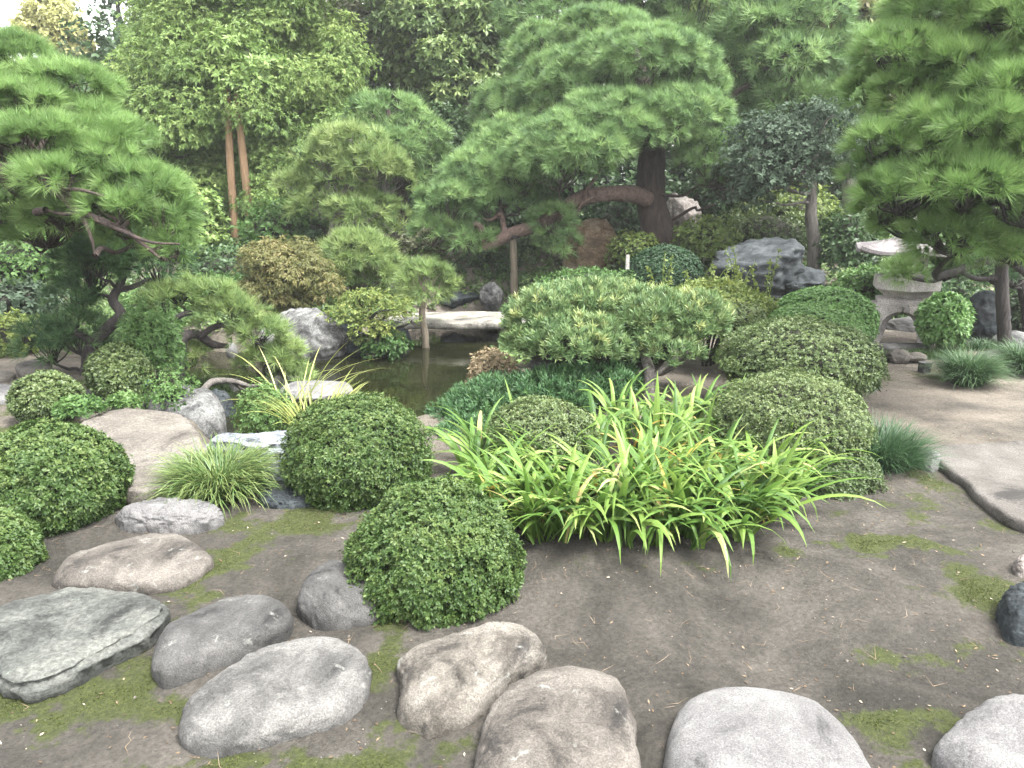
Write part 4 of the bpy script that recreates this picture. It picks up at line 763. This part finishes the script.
# long straw-coloured blades behind the middle ball
mb = MB(); c0 = gnd(300, 455); T = [(258, 350), (226, 360), (245, 380), (322, 350), (355, 345), (386, 368), (395, 378), (340, 372), (370, 352), (310, 362), (285, 372), (215, 412), (265, 395), (335, 360), (380, 380), (297, 378), (360, 372), (210, 390), (345, 385), (273, 362)]
for a, b in T:
    p = at(285 + 20 * r.random(), 430, 7.0) * [1, 1, 0]; e = at(a, b, 7.2 + .5 * r.normal()); d = e - p; phi = np.arctan2(d[1], d[0]); hz = np.hypot(d[0], d[1]); th = np.arctan2(hz, d[2])
    L = np.linalg.norm(d) * 1.04; blades(mb, p[None], np.array([phi]), np.array([th * .72]), np.array([th * .65]), np.array([L]), np.array([.014]), r, 8, .5, .4, .2, .1)
N = 90; a = r.random(N) * 6.28; blades(mb, np.column_stack([c0[0] + .12 * np.cos(a), c0[1] + .5 + .12 * np.sin(a), 0 * a]), a, .2 + .5 * r.random(N), .5 + r.random(N), .4 + .3 * r.random(N), np.full(N, .014), r, 6, .3)
tag(mb.build('straw_grass', M['straw'], None, False, (c0[0], c0[1] + .5, 0)), 'long straw-coloured grass blades fanning out behind the middle azalea ball', 'ornamental grass')
shrub('fern', 'feathery bright green plant by the water in front of the straw grass', 265, 412, 28, 30, 6.9, M['fresh'], 1500, .03, .012, 99, core=0, zmin=-.6, thick=.7, lump=.5, tint=.6, nl=7, cat='fern', stems=True)
shrub('bamboo', 'feathery mid-green bush between the olive bush and the leaning pine trunk', 152, 345, 30, 42, 8.0, M['fresh'], 2000, .05, .014, 100, core=0, zmin=-.7, thick=.7, lump=.4, tint=.42, nl=6, cat='shrub')
shrub('fern', 'thin pale ferny seedlings growing over the grey wedge-shaped boulder', 170, 392, 26, 24, 7.1, M['fresh'], 420, .035, .014, 101, core=0, zmin=-.6, thick=.8, lump=.5, tint=.5, nl=6, cat='fern')
shrub('fern', 'small bright green seedlings at the far end of the beige slab', 125, 402, 16, 9, 7.0, M['fresh'], 260, .045, .02, 102, core=0, zmin=-.3, thick=.6, tint=.6, cat='fern', stems=False)
shrub('weed', 'low leafy weeds beside the near left end of the beige slab', 78, 408, 22, 10, 6.6, M['fresh'], 300, .05, .022, 103, core=0, zmin=-.3, thick=.6, tint=.4, cat='weeds', stems=False)
mb = MB(); blades(mb, np.array([at(143, 385, 7.25), at(146, 384, 7.25), at(144, 386, 7.25)]), np.array([-.3, -.8, -.1]), np.array([1.0, .8, 1.2]), np.array([.5, .9, .4]), np.array([.14, .11, .1]), np.array([.03, .028, .03]), r, 5, .5)
m, n, l, b = newmat('blue_ribbon'); b.inputs['Base Color'].default_value = (.02, .20, .42, 1); b.inputs['Roughness'].default_value = .5
tag(mb.build('ribbon', m), 'small bright blue ribbon scrap in the olive bush near the grey boulder', 'ribbon')

# ------------------------------------------------------------------ pines
A_ = at
# big pine in the centre
Yp = 15.5; g = at(664, 254, Yp)
build_pine('pine_tree', 'great umbrella-shaped pine with a thick reddish trunk and one long horizontal limb on a prop', [g - [0, 0, .3], at(660, 238, Yp), at(653, 210, Yp), at(651, 180, Yp), at(652, 140, Yp), at(645, 95, Yp), at(630, 50, Yp), at(615, 20, Yp + .1)],
    [.42, .36, .30, .28, .25, .2, .14, .08],
    [(560, 160, 52, 42, 14.4), (610, 128, 60, 34, 14.8), (672, 116, 54, 26, 14.9), (712, 158, 38, 38, 14.8), (724, 182, 24, 24, 15.0), (625, 138, 36, 18, 14.3), (660, 132, 34, 16, 14.4), (590, 150, 44, 24, 14.2),
     (585, 85, 46, 38, 15.6), (640, 68, 70, 34, 15.4), (690, 88, 36, 30, 15.6), (560, 100, 40, 40, 15.8), (600, 35, 46, 22, 16.2), (545, 60, 38, 32, 16.4), (530, 110, 36, 36, 16.2),
     (505, 150, 38, 30, 15.4), (480, 180, 36, 28, 15.0), (450, 205, 34, 26, 14.8), (432, 232, 22, 20, 14.7), (490, 205, 36, 22, 14.9), (520, 195, 34, 24, 15.2), (470, 238, 30, 16, 14.9),
     (553, 222, 26, 15, 14.5), (556, 245, 20, 16, 14.5), (525, 175, 40, 26, 14.8), (500, 115, 26, 30, 16.8)],
    M['needle_main'], M['bark_pine'], 200,
    limbs=[([at(648, 200, 15.3), at(630, 194, 15.1), at(605, 194, 14.9), at(582, 198, 14.8), at(560, 212, 14.7), at(535, 226, 14.6), at(513, 233, 14.6), at(498, 241, 14.6), at(483, 247, 14.6)], [.17, .16, .15, .145, .13, .12, .12, .11, .09]),
           ([at(485, 246, 14.6), at(482, 230, 14.6), at(476, 224, 14.6), at(468, 230, 14.7), at(455, 238, 14.7), at(446, 238, 14.7)], [.07, .06, .055, .045, .03, .015]),
           ([at(505, 236, 14.6), at(503, 222, 14.7), at(500, 214, 14.7), at(490, 220, 14.7), at(478, 216, 14.8)], [.06, .05, .04, .03, .02]),
           ([at(583, 200, 14.7), at(586, 190, 14.6), at(594, 180, 14.6), at(601, 168, 14.6)], [.04, .035, .03, .02]),
           ([at(592, 197, 14.7), at(582, 204, 14.5), at(578, 212, 14.5), at(574, 218, 14.5)], [.035, .03, .022, .012]),
           ([at(572, 225, 14.5), at(572, 235, 14.45), at(574, 245, 14.45)], [.02, .015, .01])],
    needles=dict(L=.19, W=.0085, n=34, dens=110, clump=.22, up=.5, sag=.05), limb_bark=M['bark_limb'])
# pines behind it
build_pine('pine_tree', 'pine whose crown tops the photo behind the great umbrella pine', [at(655, 200, 18.5), at(652, 100, 18.5), at(640, 20, 18.5), at(630, -60, 18.6)], [.25, .2, .15, .07],
    [(545, 18, 42, 24, 18.2), (590, 8, 44, 24, 18.4), (640, 2, 50, 26, 18.2), (690, 18, 40, 34, 18.0), (705, 50, 28, 26, 18.2), (660, 40, 40, 22, 18.2), (600, -30, 70, 30, 18.5), (680, -30, 50, 30, 18.5), (540, -10, 34, 20, 18.8)],
    M['needle_main'], M['bark_pine'], 210, needles=dict(L=.24, W=.017, n=20, dens=60, clump=.3))
build_pine('pine_tree', 'tiered bluish pine right of the great umbrella pine, behind the bare-limbed tree', [at(775, 250, 17), at(778, 180, 17), at(772, 120, 17), at(765, 85, 17), at(785, 40, 17), at(800, -20, 17)], [.22, .2, .18, .15, .12, .06],
    [(760, 28, 42, 34, 16.6), (800, 25, 46, 36, 16.6), (840, 62, 34, 30, 16.6), (790, 62, 48, 24, 16.3), (830, 98, 42, 26, 16.5), (745, 55, 30, 24, 16.8), (740, 105, 28, 28, 17), (788, 100, 44, 24, 16.5), (760, 130, 36, 20, 16.8), (850, 118, 28, 26, 16.8), (818, 130, 38, 18, 16.8), (870, 135, 20, 22, 17), (785, -15, 50, 26, 16.8)],
    M['needle_main'], M['bark_pine'], 220, limbs=[([at(768, 92, 16.9), at(755, 85, 16.6), at(740, 90, 16.5), at(730, 98, 16.4)], [.1, .08, .06, .04])], needles=dict(L=.23, W=.016, n=20, dens=70, clump=.28))
# near right pine
nr = dict(L=.165, W=.0046, n=46, dens=210, clump=.17, up=.28, sag=.08, spread=(6, 46), zmin=-.3, flat=.74)
build_pine('pine_tree', 'big near pine with long silky bright needles hanging over the lantern at right', [at(1006, 350, 9.6), at(1003, 315, 9.6), at(1002, 270, 9.6), at(1006, 215, 9.4), at(1016, 130, 9.2), at(1012, 30, 9), at(1005, -60, 9)], [.085, .078, .075, .07, .065, .055, .04],
    [(960, 20, 60, 36, 8.0), (1020, 28, 60, 34, 7.6), (908, 58, 46, 34, 7.9), (965, 72, 56, 30, 7.7), (1020, 92, 52, 32, 7.2), (925, 102, 44, 34, 7.8), (990, 128, 58, 34, 7.1), (884, 148, 32, 26, 7.6), (935, 155, 46, 32, 7.4),
     (1030, 150, 40, 34, 6.9), (905, 195, 48, 34, 7.4), (965, 190, 58, 40, 7.0), (1025, 205, 46, 36, 6.8), (915, 228, 40, 22, 7.6), (955, 240, 50, 28, 7.2), (1015, 250, 46, 26, 7.1), (1070, 60, 50, 60, 7.2), (1075, 170, 50, 60, 7), (1000, -25, 80, 30, 8), (920, 10, 30, 24, 8.6), (868, 175, 24, 22, 7.8), (880, 215, 26, 20, 7.7), (875, 95, 26, 30, 8.2), (940, 125, 40, 24, 7.5), (985, 160, 40, 26, 7.2), (908, 272, 20, 10, 9.4)],
    M['needle_near'], M['bark_dark'], 230, needles=nr)
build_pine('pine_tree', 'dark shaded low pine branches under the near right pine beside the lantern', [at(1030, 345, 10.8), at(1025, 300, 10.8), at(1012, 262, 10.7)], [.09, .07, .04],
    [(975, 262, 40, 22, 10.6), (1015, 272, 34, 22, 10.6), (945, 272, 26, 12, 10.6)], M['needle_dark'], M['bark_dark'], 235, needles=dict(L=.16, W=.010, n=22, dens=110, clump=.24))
# near left pine (its trunk stands outside the frame)
nl_ = dict(L=.15, W=.0046, n=44, dens=215, clump=.17, up=.42, sag=.05, zmin=-.2, flat=.8, spread=(8, 55))
build_pine('pine_tree', 'big near pine reaching in from the left edge on a thick dark limb', [at(-160, 440, 7.4), at(-150, 330, 7.4), at(-165, 210, 7.4), at(-150, 80, 7.5), at(-140, -40, 7.6)], [.2, .18, .17, .12, .06],
    [(10, 66, 46, 32, 8.6), (60, 92, 52, 30, 8.4), (15, 112, 56, 34, 8.0), (85, 130, 42, 34, 8.2), (45, 145, 52, 28, 7.6), (100, 165, 40, 26, 7.6), (140, 190, 40, 26, 7.5), (165, 222, 30, 34, 7.4), (120, 212, 36, 18, 7.3), (60, 180, 40, 20, 7.3), (15, 205, 34, 26, 8.6), (45, 232, 40, 26, 8.8), (-40, 100, 55, 50, 8), (175, 250, 18, 16, 7.5), (80, 205, 30, 14, 7.5), (110, 190, 44, 28, 7.9), (70, 215, 46, 26, 8.2), (140, 232, 40, 26, 7.9), (28, 178, 40, 28, 8.3), (110, 140, 34, 26, 7.9), (0, 150, 40, 26, 7.9)],
    M['needle_near'], M['bark_pine'], 240,
    limbs=[([at(-160, 200, 7.4), at(-80, 172, 7.4), at(-10, 172, 7.4), at(25, 174, 7.4), at(48, 184, 7.35), at(70, 199, 7.3)], [.15, .13, .105, .10, .07, .05]),
           ([at(60, 193, 7.3), at(80, 212, 7.25), at(105, 222, 7.2), at(130, 234, 7.2), at(160, 258, 7.2)], [.045, .04, .033, .026, .012]),
           ([at(76, 208, 7.2), at(86, 224, 7.15), at(92, 240, 7.1), at(95, 256, 7.1)], [.025, .02, .014, .006]),
           ([at(78, 212, 7.25), at(62, 214, 7.2), at(46, 210, 7.2)], [.02, .016, .008]),
           ([at(95, 220, 7.2), at(120, 230, 7.1), at(150, 242, 7.0), at(180, 244, 7.0)], [.022, .018, .014, .008]),
           ([at(58, 190, 7.3), at(80, 190, 7.15), at(104, 196, 7.1)], [.022, .018, .008])], needles=nl_, base=at(-160, 440, 7.4))
nm = dict(L=.15, W=.0085, n=24, dens=170, clump=.18, up=.4, zmin=-.2)
build_pine('pine_tree', 'small dark twisted pine between the near left pine and the olive bush', [at(86, 405, 8.8), at(88, 375, 8.8), at(92, 345, 8.8), at(108, 328, 8.8), at(121, 314, 8.8), at(113, 300, 8.9), at(120, 285, 9.0), at(126, 270, 9)], [.10, .09, .075, .07, .06, .055, .045, .03],
    [(88, 272, 36, 32, 9.0), (118, 256, 42, 24, 9.2), (156, 268, 34, 28, 9.2), (76, 300, 26, 26, 9.0), (52, 346, 32, 26, 8.9), (78, 338, 28, 24, 8.8), (98, 262, 30, 22, 8.8)], M['needle_dark'], M['bark_dark'], 250,
    limbs=[([at(92, 345, 8.8), at(86, 338, 8.8), at(76, 334, 8.8)], [.05, .04, .025]), ([at(118, 290, 9), at(135, 286, 9), at(150, 278, 9.1)], [.04, .03, .02])], needles=nm)
build_pine('pine_tree', 'leaning pine arching low over the water like a green roof', [at(172, 412, 9.0), at(176, 388, 9.0), at(180, 362, 9.0), at(182, 340, 9.0), at(196, 334, 9.1), at(212, 344, 9.2), at(228, 346, 9.2)], [.09, .08, .075, .07, .055, .045, .03],
    [(180, 296, 26, 13, 9.2), (205, 300, 34, 15, 9.3), (232, 316, 34, 17, 9.3), (256, 336, 30, 18, 9.3), (278, 360, 28, 20, 9.3), (292, 384, 22, 16, 9.2), (262, 368, 22, 14, 9.2), (194, 356, 18, 13, 9.3), (166, 305, 14, 14, 9.0)], M['needle_lime'], M['bark_dark'], 260,
    limbs=[([at(181, 342, 9.0), at(172, 326, 9.0), at(180, 316, 9.0), at(192, 312, 9.1), at(206, 310, 9.2)], [.045, .04, .035, .03, .02]), ([at(200, 336, 9.1), at(222, 325, 9.2), at(248, 335, 9.2), at(268, 352, 9.2)], [.04, .035, .03, .015])], needles=dict(nm, zmin=.0, n=26, up=.55))
# middle distance pines
nf = dict(L=.20, W=.0135, n=22, dens=85, clump=.24, up=.45)
build_pine('pine_tree', 'bluish cloud-pruned pine behind the pale one, before the dark tall trees', [at(405, 240, 17.5), at(400, 190, 17.5), at(392, 140, 17.5), at(388, 110, 17.5)], [.16, .14, .1, .05],
    [(385, 112, 36, 16, 17.2), (412, 138, 36, 20, 17.2), (425, 162, 24, 18, 17.2), (395, 150, 40, 18, 17.0), (410, 180, 26, 14, 17.2), (360, 128, 26, 16, 17.4)], M['needle_main'], M['bark_pine'], 270, needles=nf)
build_pine('pine_tree', 'pale green layered pine with grey crooked limbs left of the bluish one', [at(340, 262, 15.6), at(334, 235, 15.6), at(342, 205, 15.5), at(350, 185, 15.5), at(355, 165, 15.5), at(350, 140, 15.5)], [.13, .12, .1, .09, .07, .04],
    [(350, 142, 36, 15, 15.4), (372, 165, 36, 20, 15.3), (330, 165, 36, 16, 15.4), (300, 188, 24, 16, 15.6), (340, 185, 26, 13, 15.2), (385, 182, 26, 16, 15.4), (360, 212, 38, 16, 15.1), (395, 225, 22, 16, 15.2), (318, 205, 26, 15, 15.4)], M['needle_lime'], M['bark_grey'], 280,
    limbs=[([at(342, 205, 15.5), at(330, 196, 15.3), at(318, 192, 15.3)], [.07, .05, .03])], needles=nf)
build_pine('pine_tree', 'round pale green pine ball behind the yellow-green maple', [at(360, 320, 14.2), at(358, 290, 14.2), at(356, 262, 14.2)], [.09, .08, .05], [(357, 254, 36, 20, 14.0), (340, 270, 26, 16, 13.9), (375, 272, 28, 18, 13.9), (352, 290, 36, 14, 14)], M['needle_lime'], M['bark_grey'], 290, needles=dict(nf, dens=110))
build_pine('pine_tree', 'lollipop-shaped little pine on a thin bare stem rising from the pond', [at(426, 352, 12.0), at(425, 335, 12.0), at(422, 312, 12.05), at(427, 296, 12.1)], [.06, .055, .05, .03], [(427, 283, 30, 20, 12.1)], M['needle_lime'], M['timber'], 300, needles=dict(L=.17, W=.0105, n=24, dens=170, clump=.18, up=.5, zmin=-.6), base=at(425, 346, 12.0))

# ------------------------------------------------------------------ maples, garden trees and filling shrubs
broad_tree('maple_tree', 'rusty brown domed maple on the far bank left of the round pine', [at(300, 335, 12.8), at(294, 300, 12.8), at(285, 275, 12.8), at(278, 258, 12.8)], [.07, .06, .04, .02], [(282, 262, 34, 15, 12.8), (266, 285, 24, 22, 12.6), (300, 290, 26, 26, 12.6), (258, 300, 16, 16, 12.5)], M['rust'], M['bark_grey'], 310, 55, 700, .075, .022, 6, (.25, .42), zmin=-.2, droop=.45)
broad_tree('maple_tree', 'small yellow-green maple leaning over the pond at the left end of the bridge', [at(378, 345, 11.4), at(372, 330, 11.4), at(368, 318, 11.4), at(362, 305, 11.5)], [.05, .045, .035, .02], [(345, 308, 26, 12, 11.4), (378, 305, 30, 14, 11.3), (355, 325, 22, 12, 11.2), (395, 318, 18, 12, 11.2), (372, 335, 24, 12, 11.2)], M['yellowgreen'], M['bark_dark'], 320, 50, 900, .045, .022, 5, (.13, .25), zmin=-.1, droop=.2)
broad_tree('bare_limbed_tree', 'grey-leaved tree with crooked bare pale limbs behind the huge dark rock', [at(815, 300, 13.8), at(814, 268, 13.8), at(814, 240, 13.8), at(811, 215, 13.8), at(812, 180, 13.8), at(806, 150, 13.8)], [.13, .12, .11, .10, .07, .03], [(770, 150, 40, 26, 13.8), (815, 140, 46, 26, 13.6), (850, 160, 24, 24, 13.9), (790, 175, 44, 16, 13.6), (745, 185, 24, 20, 13.8), (760, 200, 20, 10, 13.6)], M['greyleaf'], M['bark_grey'], 330, 95, 420, .075, .034, 6, (.22, .42), nlimb=40, zmin=-.4)
broad_tree('golden_tree', 'slim golden autumn tree against the white sky at the top left', [at(52, 180, 27), at(50, 80, 27), at(48, 10, 27)], [.2, .15, .05], [(48, 24, 15, 22, 27), (62, 38, 16, 16, 27), (72, 56, 14, 12, 27), (40, 42, 14, 16, 27), (55, 5, 9, 14, 27)], M['gold'], M['bark_grey'], 340, 80, 260, .16, .08, 5, (.3, .6))
CY = [(240, 25, 80, 60, 19), (172, 62, 30, 36, 18.5), (290, 75, 60, 60, 18.5), (190, 105, 70, 50, 18), (300, 135, 50, 40, 17.8), (150, 145, 50, 40, 18), (220, 165, 36, 30, 18.6), (270, 170, 46, 36, 17.8), (175, 195, 30, 30, 17.6), (225, 80, 80, 60, 18), (280, -40, 80, 36, 19), (290, 205, 40, 26, 17.4), (330, 60, 20, 40, 18.5)]
broad_tree('cypress_tree', 'tall broad bright green cypress filling the upper left above twin orange trunks', [at(262, 250, 19.2), at(262, 120, 19.2), at(255, 0, 19.2), at(250, -80, 19.2)], [.28, .24, .15, .05], CY, M['hinoki'], M['bark_dark'], 350, 400, 560, .085, .024, 8, (.4, .8), nlimb=60, droop=.3, up=.25, spread=(20, 75), lump=.45)
GY = 'twin orange trunks'
for k, (b0, b1, b2, lb) in enumerate([((236, 250), (231, 175), (228, 105), 'straight orange-barked cypress trunk, left of the twin trunks under the bright cypress crown'), ((251, 228), (244, 165), (238, 108), 'slightly leaning orange-barked cypress trunk, right of the twin trunks under the bright cypress crown')]):
    broad_tree('cypress_tree', lb, [at(*b0, 16.6) - [0, 0, .1], at(*b1, 16.6), at(*b2, 16.7), at(b2[0] - 2, 60, 17)], [.085, .08, .07, .05], [(b2[0], 70, 26, 26, 17)], M['hinoki'], M['bark_cypress'], 360 + k, 16, 200, .15, .05, 6, (.35, .6), group=GY, nlimb=6)
broad_tree('tall_tree', 'hazy olive-brown tall tree between the bright cypress and the dark evergreens', [at(365, 220, 24), at(362, 120, 24), at(360, 40, 24)], [.25, .2, .08], [(350, 45, 34, 34, 24), (385, 60, 26, 30, 24), (340, 85, 30, 26, 23.5), (370, 95, 34, 22, 23.5)], M['wood_brown'], M['bark_dark'], 370, 120, 110, .22, .09, 5, (.4, .8))
broad_tree('tall_tree', 'dark ragged evergreen in the top centre with sky showing through', [at(478, 230, 23), at(478, 120, 23), at(476, 20, 23), at(474, -60, 23)], [.3, .26, .2, .1], [(420, 25, 46, 30, 22.5), (480, 15, 50, 34, 22.5), (450, 70, 46, 26, 22), (500, 75, 34, 30, 22.3), (415, 80, 26, 22, 22.5), (470, 110, 44, 24, 22), (460, 150, 40, 30, 21.5), (500, 130, 30, 26, 22), (520, 40, 30, 40, 22.5), (440, -25, 70, 28, 23)], M['wood_mid'], M['bark_dark'], 380, 240, 210, .16, .06, 6, (.4, .75), nlimb=40)
broad_tree('tall_tree', 'shadowy dark green evergreen filling the gap left of the great umbrella pine', [at(455, 250, 20.5), at(460, 180, 20.5), at(470, 100, 21)], [.2, .16, .08], [(470, 165, 40, 34, 20.5), (440, 190, 26, 26, 20.3), (500, 200, 34, 34, 19.5), (455, 215, 40, 24, 19.5), (450, 130, 30, 24, 21)], M['wood_dark'], M['bark_dark'], 390, 120, 130, .17, .07, 6, (.4, .7))
broad_tree('tall_tree', 'sunlit yellow-green tree peeping out above the pines at top right of centre', [at(735, 240, 25), at(738, 100, 25), at(735, 0, 25)], [.25, .2, .06], [(730, 10, 40, 22, 24), (745, 80, 40, 26, 24), (720, 60, 30, 26, 24), (870, 60, 40, 36, 23)], M['yellowgreen'], M['bark_dark'], 400, 90, 100, .22, .10, 5, (.4, .8))
broad_tree('tall_tree', 'olive and rusty-leaved tree behind the gap between the two right pines', [at(850, 230, 21), at(848, 120, 21), at(845, 20, 21)], [.2, .15, .05], [(840, 10, 34, 20, 21), (870, 40, 34, 30, 20.5), (860, 85, 30, 34, 20)], M['rust'], M['bark_grey'], 410, 60, 110, .2, .09, 5, (.35, .7))
GF = 'loose shrubs filling the far banks'
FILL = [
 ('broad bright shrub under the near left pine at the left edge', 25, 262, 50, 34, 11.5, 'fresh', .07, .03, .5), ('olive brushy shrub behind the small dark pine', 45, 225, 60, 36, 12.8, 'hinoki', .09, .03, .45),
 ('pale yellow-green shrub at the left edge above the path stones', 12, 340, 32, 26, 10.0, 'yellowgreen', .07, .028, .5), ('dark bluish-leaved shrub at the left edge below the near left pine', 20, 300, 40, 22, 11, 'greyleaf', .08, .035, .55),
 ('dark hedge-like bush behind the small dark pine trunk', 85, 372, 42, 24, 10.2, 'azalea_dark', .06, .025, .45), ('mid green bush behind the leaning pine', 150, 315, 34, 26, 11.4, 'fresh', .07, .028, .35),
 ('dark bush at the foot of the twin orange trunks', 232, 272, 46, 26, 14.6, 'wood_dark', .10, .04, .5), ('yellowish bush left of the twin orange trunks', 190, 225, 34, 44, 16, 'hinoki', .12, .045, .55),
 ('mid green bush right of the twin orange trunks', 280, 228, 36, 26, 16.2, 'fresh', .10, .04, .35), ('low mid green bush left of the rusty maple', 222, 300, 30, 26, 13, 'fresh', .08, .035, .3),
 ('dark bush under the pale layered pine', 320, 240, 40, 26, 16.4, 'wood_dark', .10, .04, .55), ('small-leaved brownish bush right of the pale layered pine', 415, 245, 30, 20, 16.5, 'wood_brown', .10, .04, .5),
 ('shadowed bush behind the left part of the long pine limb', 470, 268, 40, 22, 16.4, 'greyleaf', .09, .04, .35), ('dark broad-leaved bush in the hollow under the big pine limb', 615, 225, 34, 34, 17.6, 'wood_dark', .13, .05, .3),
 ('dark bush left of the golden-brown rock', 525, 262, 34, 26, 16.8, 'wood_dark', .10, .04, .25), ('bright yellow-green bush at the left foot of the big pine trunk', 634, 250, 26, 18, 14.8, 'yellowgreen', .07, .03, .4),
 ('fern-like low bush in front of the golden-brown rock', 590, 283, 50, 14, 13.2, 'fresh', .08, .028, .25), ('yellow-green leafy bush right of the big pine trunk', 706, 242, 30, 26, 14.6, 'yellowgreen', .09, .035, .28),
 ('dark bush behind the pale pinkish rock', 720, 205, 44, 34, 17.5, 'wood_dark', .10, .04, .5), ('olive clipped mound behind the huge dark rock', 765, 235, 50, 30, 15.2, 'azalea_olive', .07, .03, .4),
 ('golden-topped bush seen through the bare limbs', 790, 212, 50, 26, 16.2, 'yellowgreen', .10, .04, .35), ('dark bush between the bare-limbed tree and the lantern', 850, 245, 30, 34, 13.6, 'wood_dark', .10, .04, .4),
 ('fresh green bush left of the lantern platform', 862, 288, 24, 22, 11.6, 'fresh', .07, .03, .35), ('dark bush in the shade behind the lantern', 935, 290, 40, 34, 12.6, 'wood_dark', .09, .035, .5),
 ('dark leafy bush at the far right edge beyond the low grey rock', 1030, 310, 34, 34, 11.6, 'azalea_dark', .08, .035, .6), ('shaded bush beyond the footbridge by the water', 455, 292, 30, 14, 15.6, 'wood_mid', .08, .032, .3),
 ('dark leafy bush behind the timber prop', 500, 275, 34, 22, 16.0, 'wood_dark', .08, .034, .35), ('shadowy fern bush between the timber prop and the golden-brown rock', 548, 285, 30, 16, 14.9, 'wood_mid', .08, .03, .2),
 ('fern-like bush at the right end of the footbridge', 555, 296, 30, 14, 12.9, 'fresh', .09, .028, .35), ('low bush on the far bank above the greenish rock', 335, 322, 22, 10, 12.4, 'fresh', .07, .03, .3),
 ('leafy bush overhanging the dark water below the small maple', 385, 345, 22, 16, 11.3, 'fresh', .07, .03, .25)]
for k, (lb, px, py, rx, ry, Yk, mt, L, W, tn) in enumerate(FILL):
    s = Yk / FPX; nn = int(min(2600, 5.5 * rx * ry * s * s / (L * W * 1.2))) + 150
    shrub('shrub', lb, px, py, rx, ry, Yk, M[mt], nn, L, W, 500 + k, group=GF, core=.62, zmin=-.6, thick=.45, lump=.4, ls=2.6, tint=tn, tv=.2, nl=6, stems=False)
# woodland behind everything
mb = MB(); r = rng(700); N = 420
for k in range(N):
    x = -34 + 68 * r.random(); y = 25 + 9 * r.random(); hgt = 8 + 4 * vnoise(np.array([[x, y, 0]]), .12, 3, 2)[0]
    if (-60 - 512) / FPX < x / y < (135 - 512) / FPX: hgt = 6.0
    z = 1.0 + (hgt - 1) * r.random(); rad = .9 + 1.0 * r.random()
    leaf_blob(mb, np.array([x, y, z]), np.array([rad, rad, rad * .8]), r, int(110 * rad * rad), .22, .11, 5, thick=.5, lump=.4, tint=.4 + .15 * r.normal())
for k in range(190):
    x = -24 + 48 * r.random(); y = 23.5 + 3 * r.random(); z = 1.2 + 3.4 * r.random(); rad = .9 + .7 * r.random()
    leaf_blob(mb, np.array([x, y, z]), np.array([rad, rad, rad * .8]), r, int(120 * rad * rad), .20, .10, 5, thick=.5, lump=.4, tint=.35 + .15 * r.normal())
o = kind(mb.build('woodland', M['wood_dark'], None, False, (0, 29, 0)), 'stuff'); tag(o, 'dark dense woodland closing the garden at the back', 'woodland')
mb = MB()
for k in range(130):
    x = -30 + 60 * r.random(); y = 26 + 6 * r.random()
    if (-60 - 512) / FPX < x / y < (130 - 512) / FPX: continue
    p = np.array([x, y, 1.2]); tube(mb, [p, p + [r.normal(0, .2), 0, 3.5], p + [r.normal(0, .4), 0, 7]], [.18, .14, .06], 6, 3)
o = kind(mb.build('woodland_trunks', M['bark_dark'], None, True, (0, 29, 0)), 'stuff'); tag(o, 'shadowy tree trunks inside the woodland at the back', 'woodland')


# ------------------------------------------------------------------ faint humid air
mb = MB(); box(mb, (0, 180, 8.5), (560, 520, 21)); hz = mb.build('haze', bpy.data.materials.new('humid_air'), None, False); hm = hz.data.materials[0]; hm.use_nodes = True
hm.node_tree.nodes.remove(hm.node_tree.nodes['Principled BSDF']); pv = hm.node_tree.nodes.new('ShaderNodeVolumePrincipled'); pv.inputs['Color'].default_value = (.95, .97, .96, 1); pv.inputs['Density'].default_value = 0.0011; pv.inputs['Anisotropy'].default_value = .2
hm.node_tree.links.new(pv.outputs[0], hm.node_tree.nodes['Material Output'].inputs['Volume']); kind(hz, 'stuff'); tag(hz, 'faint pale haze in the humid air of the garden', 'haze')
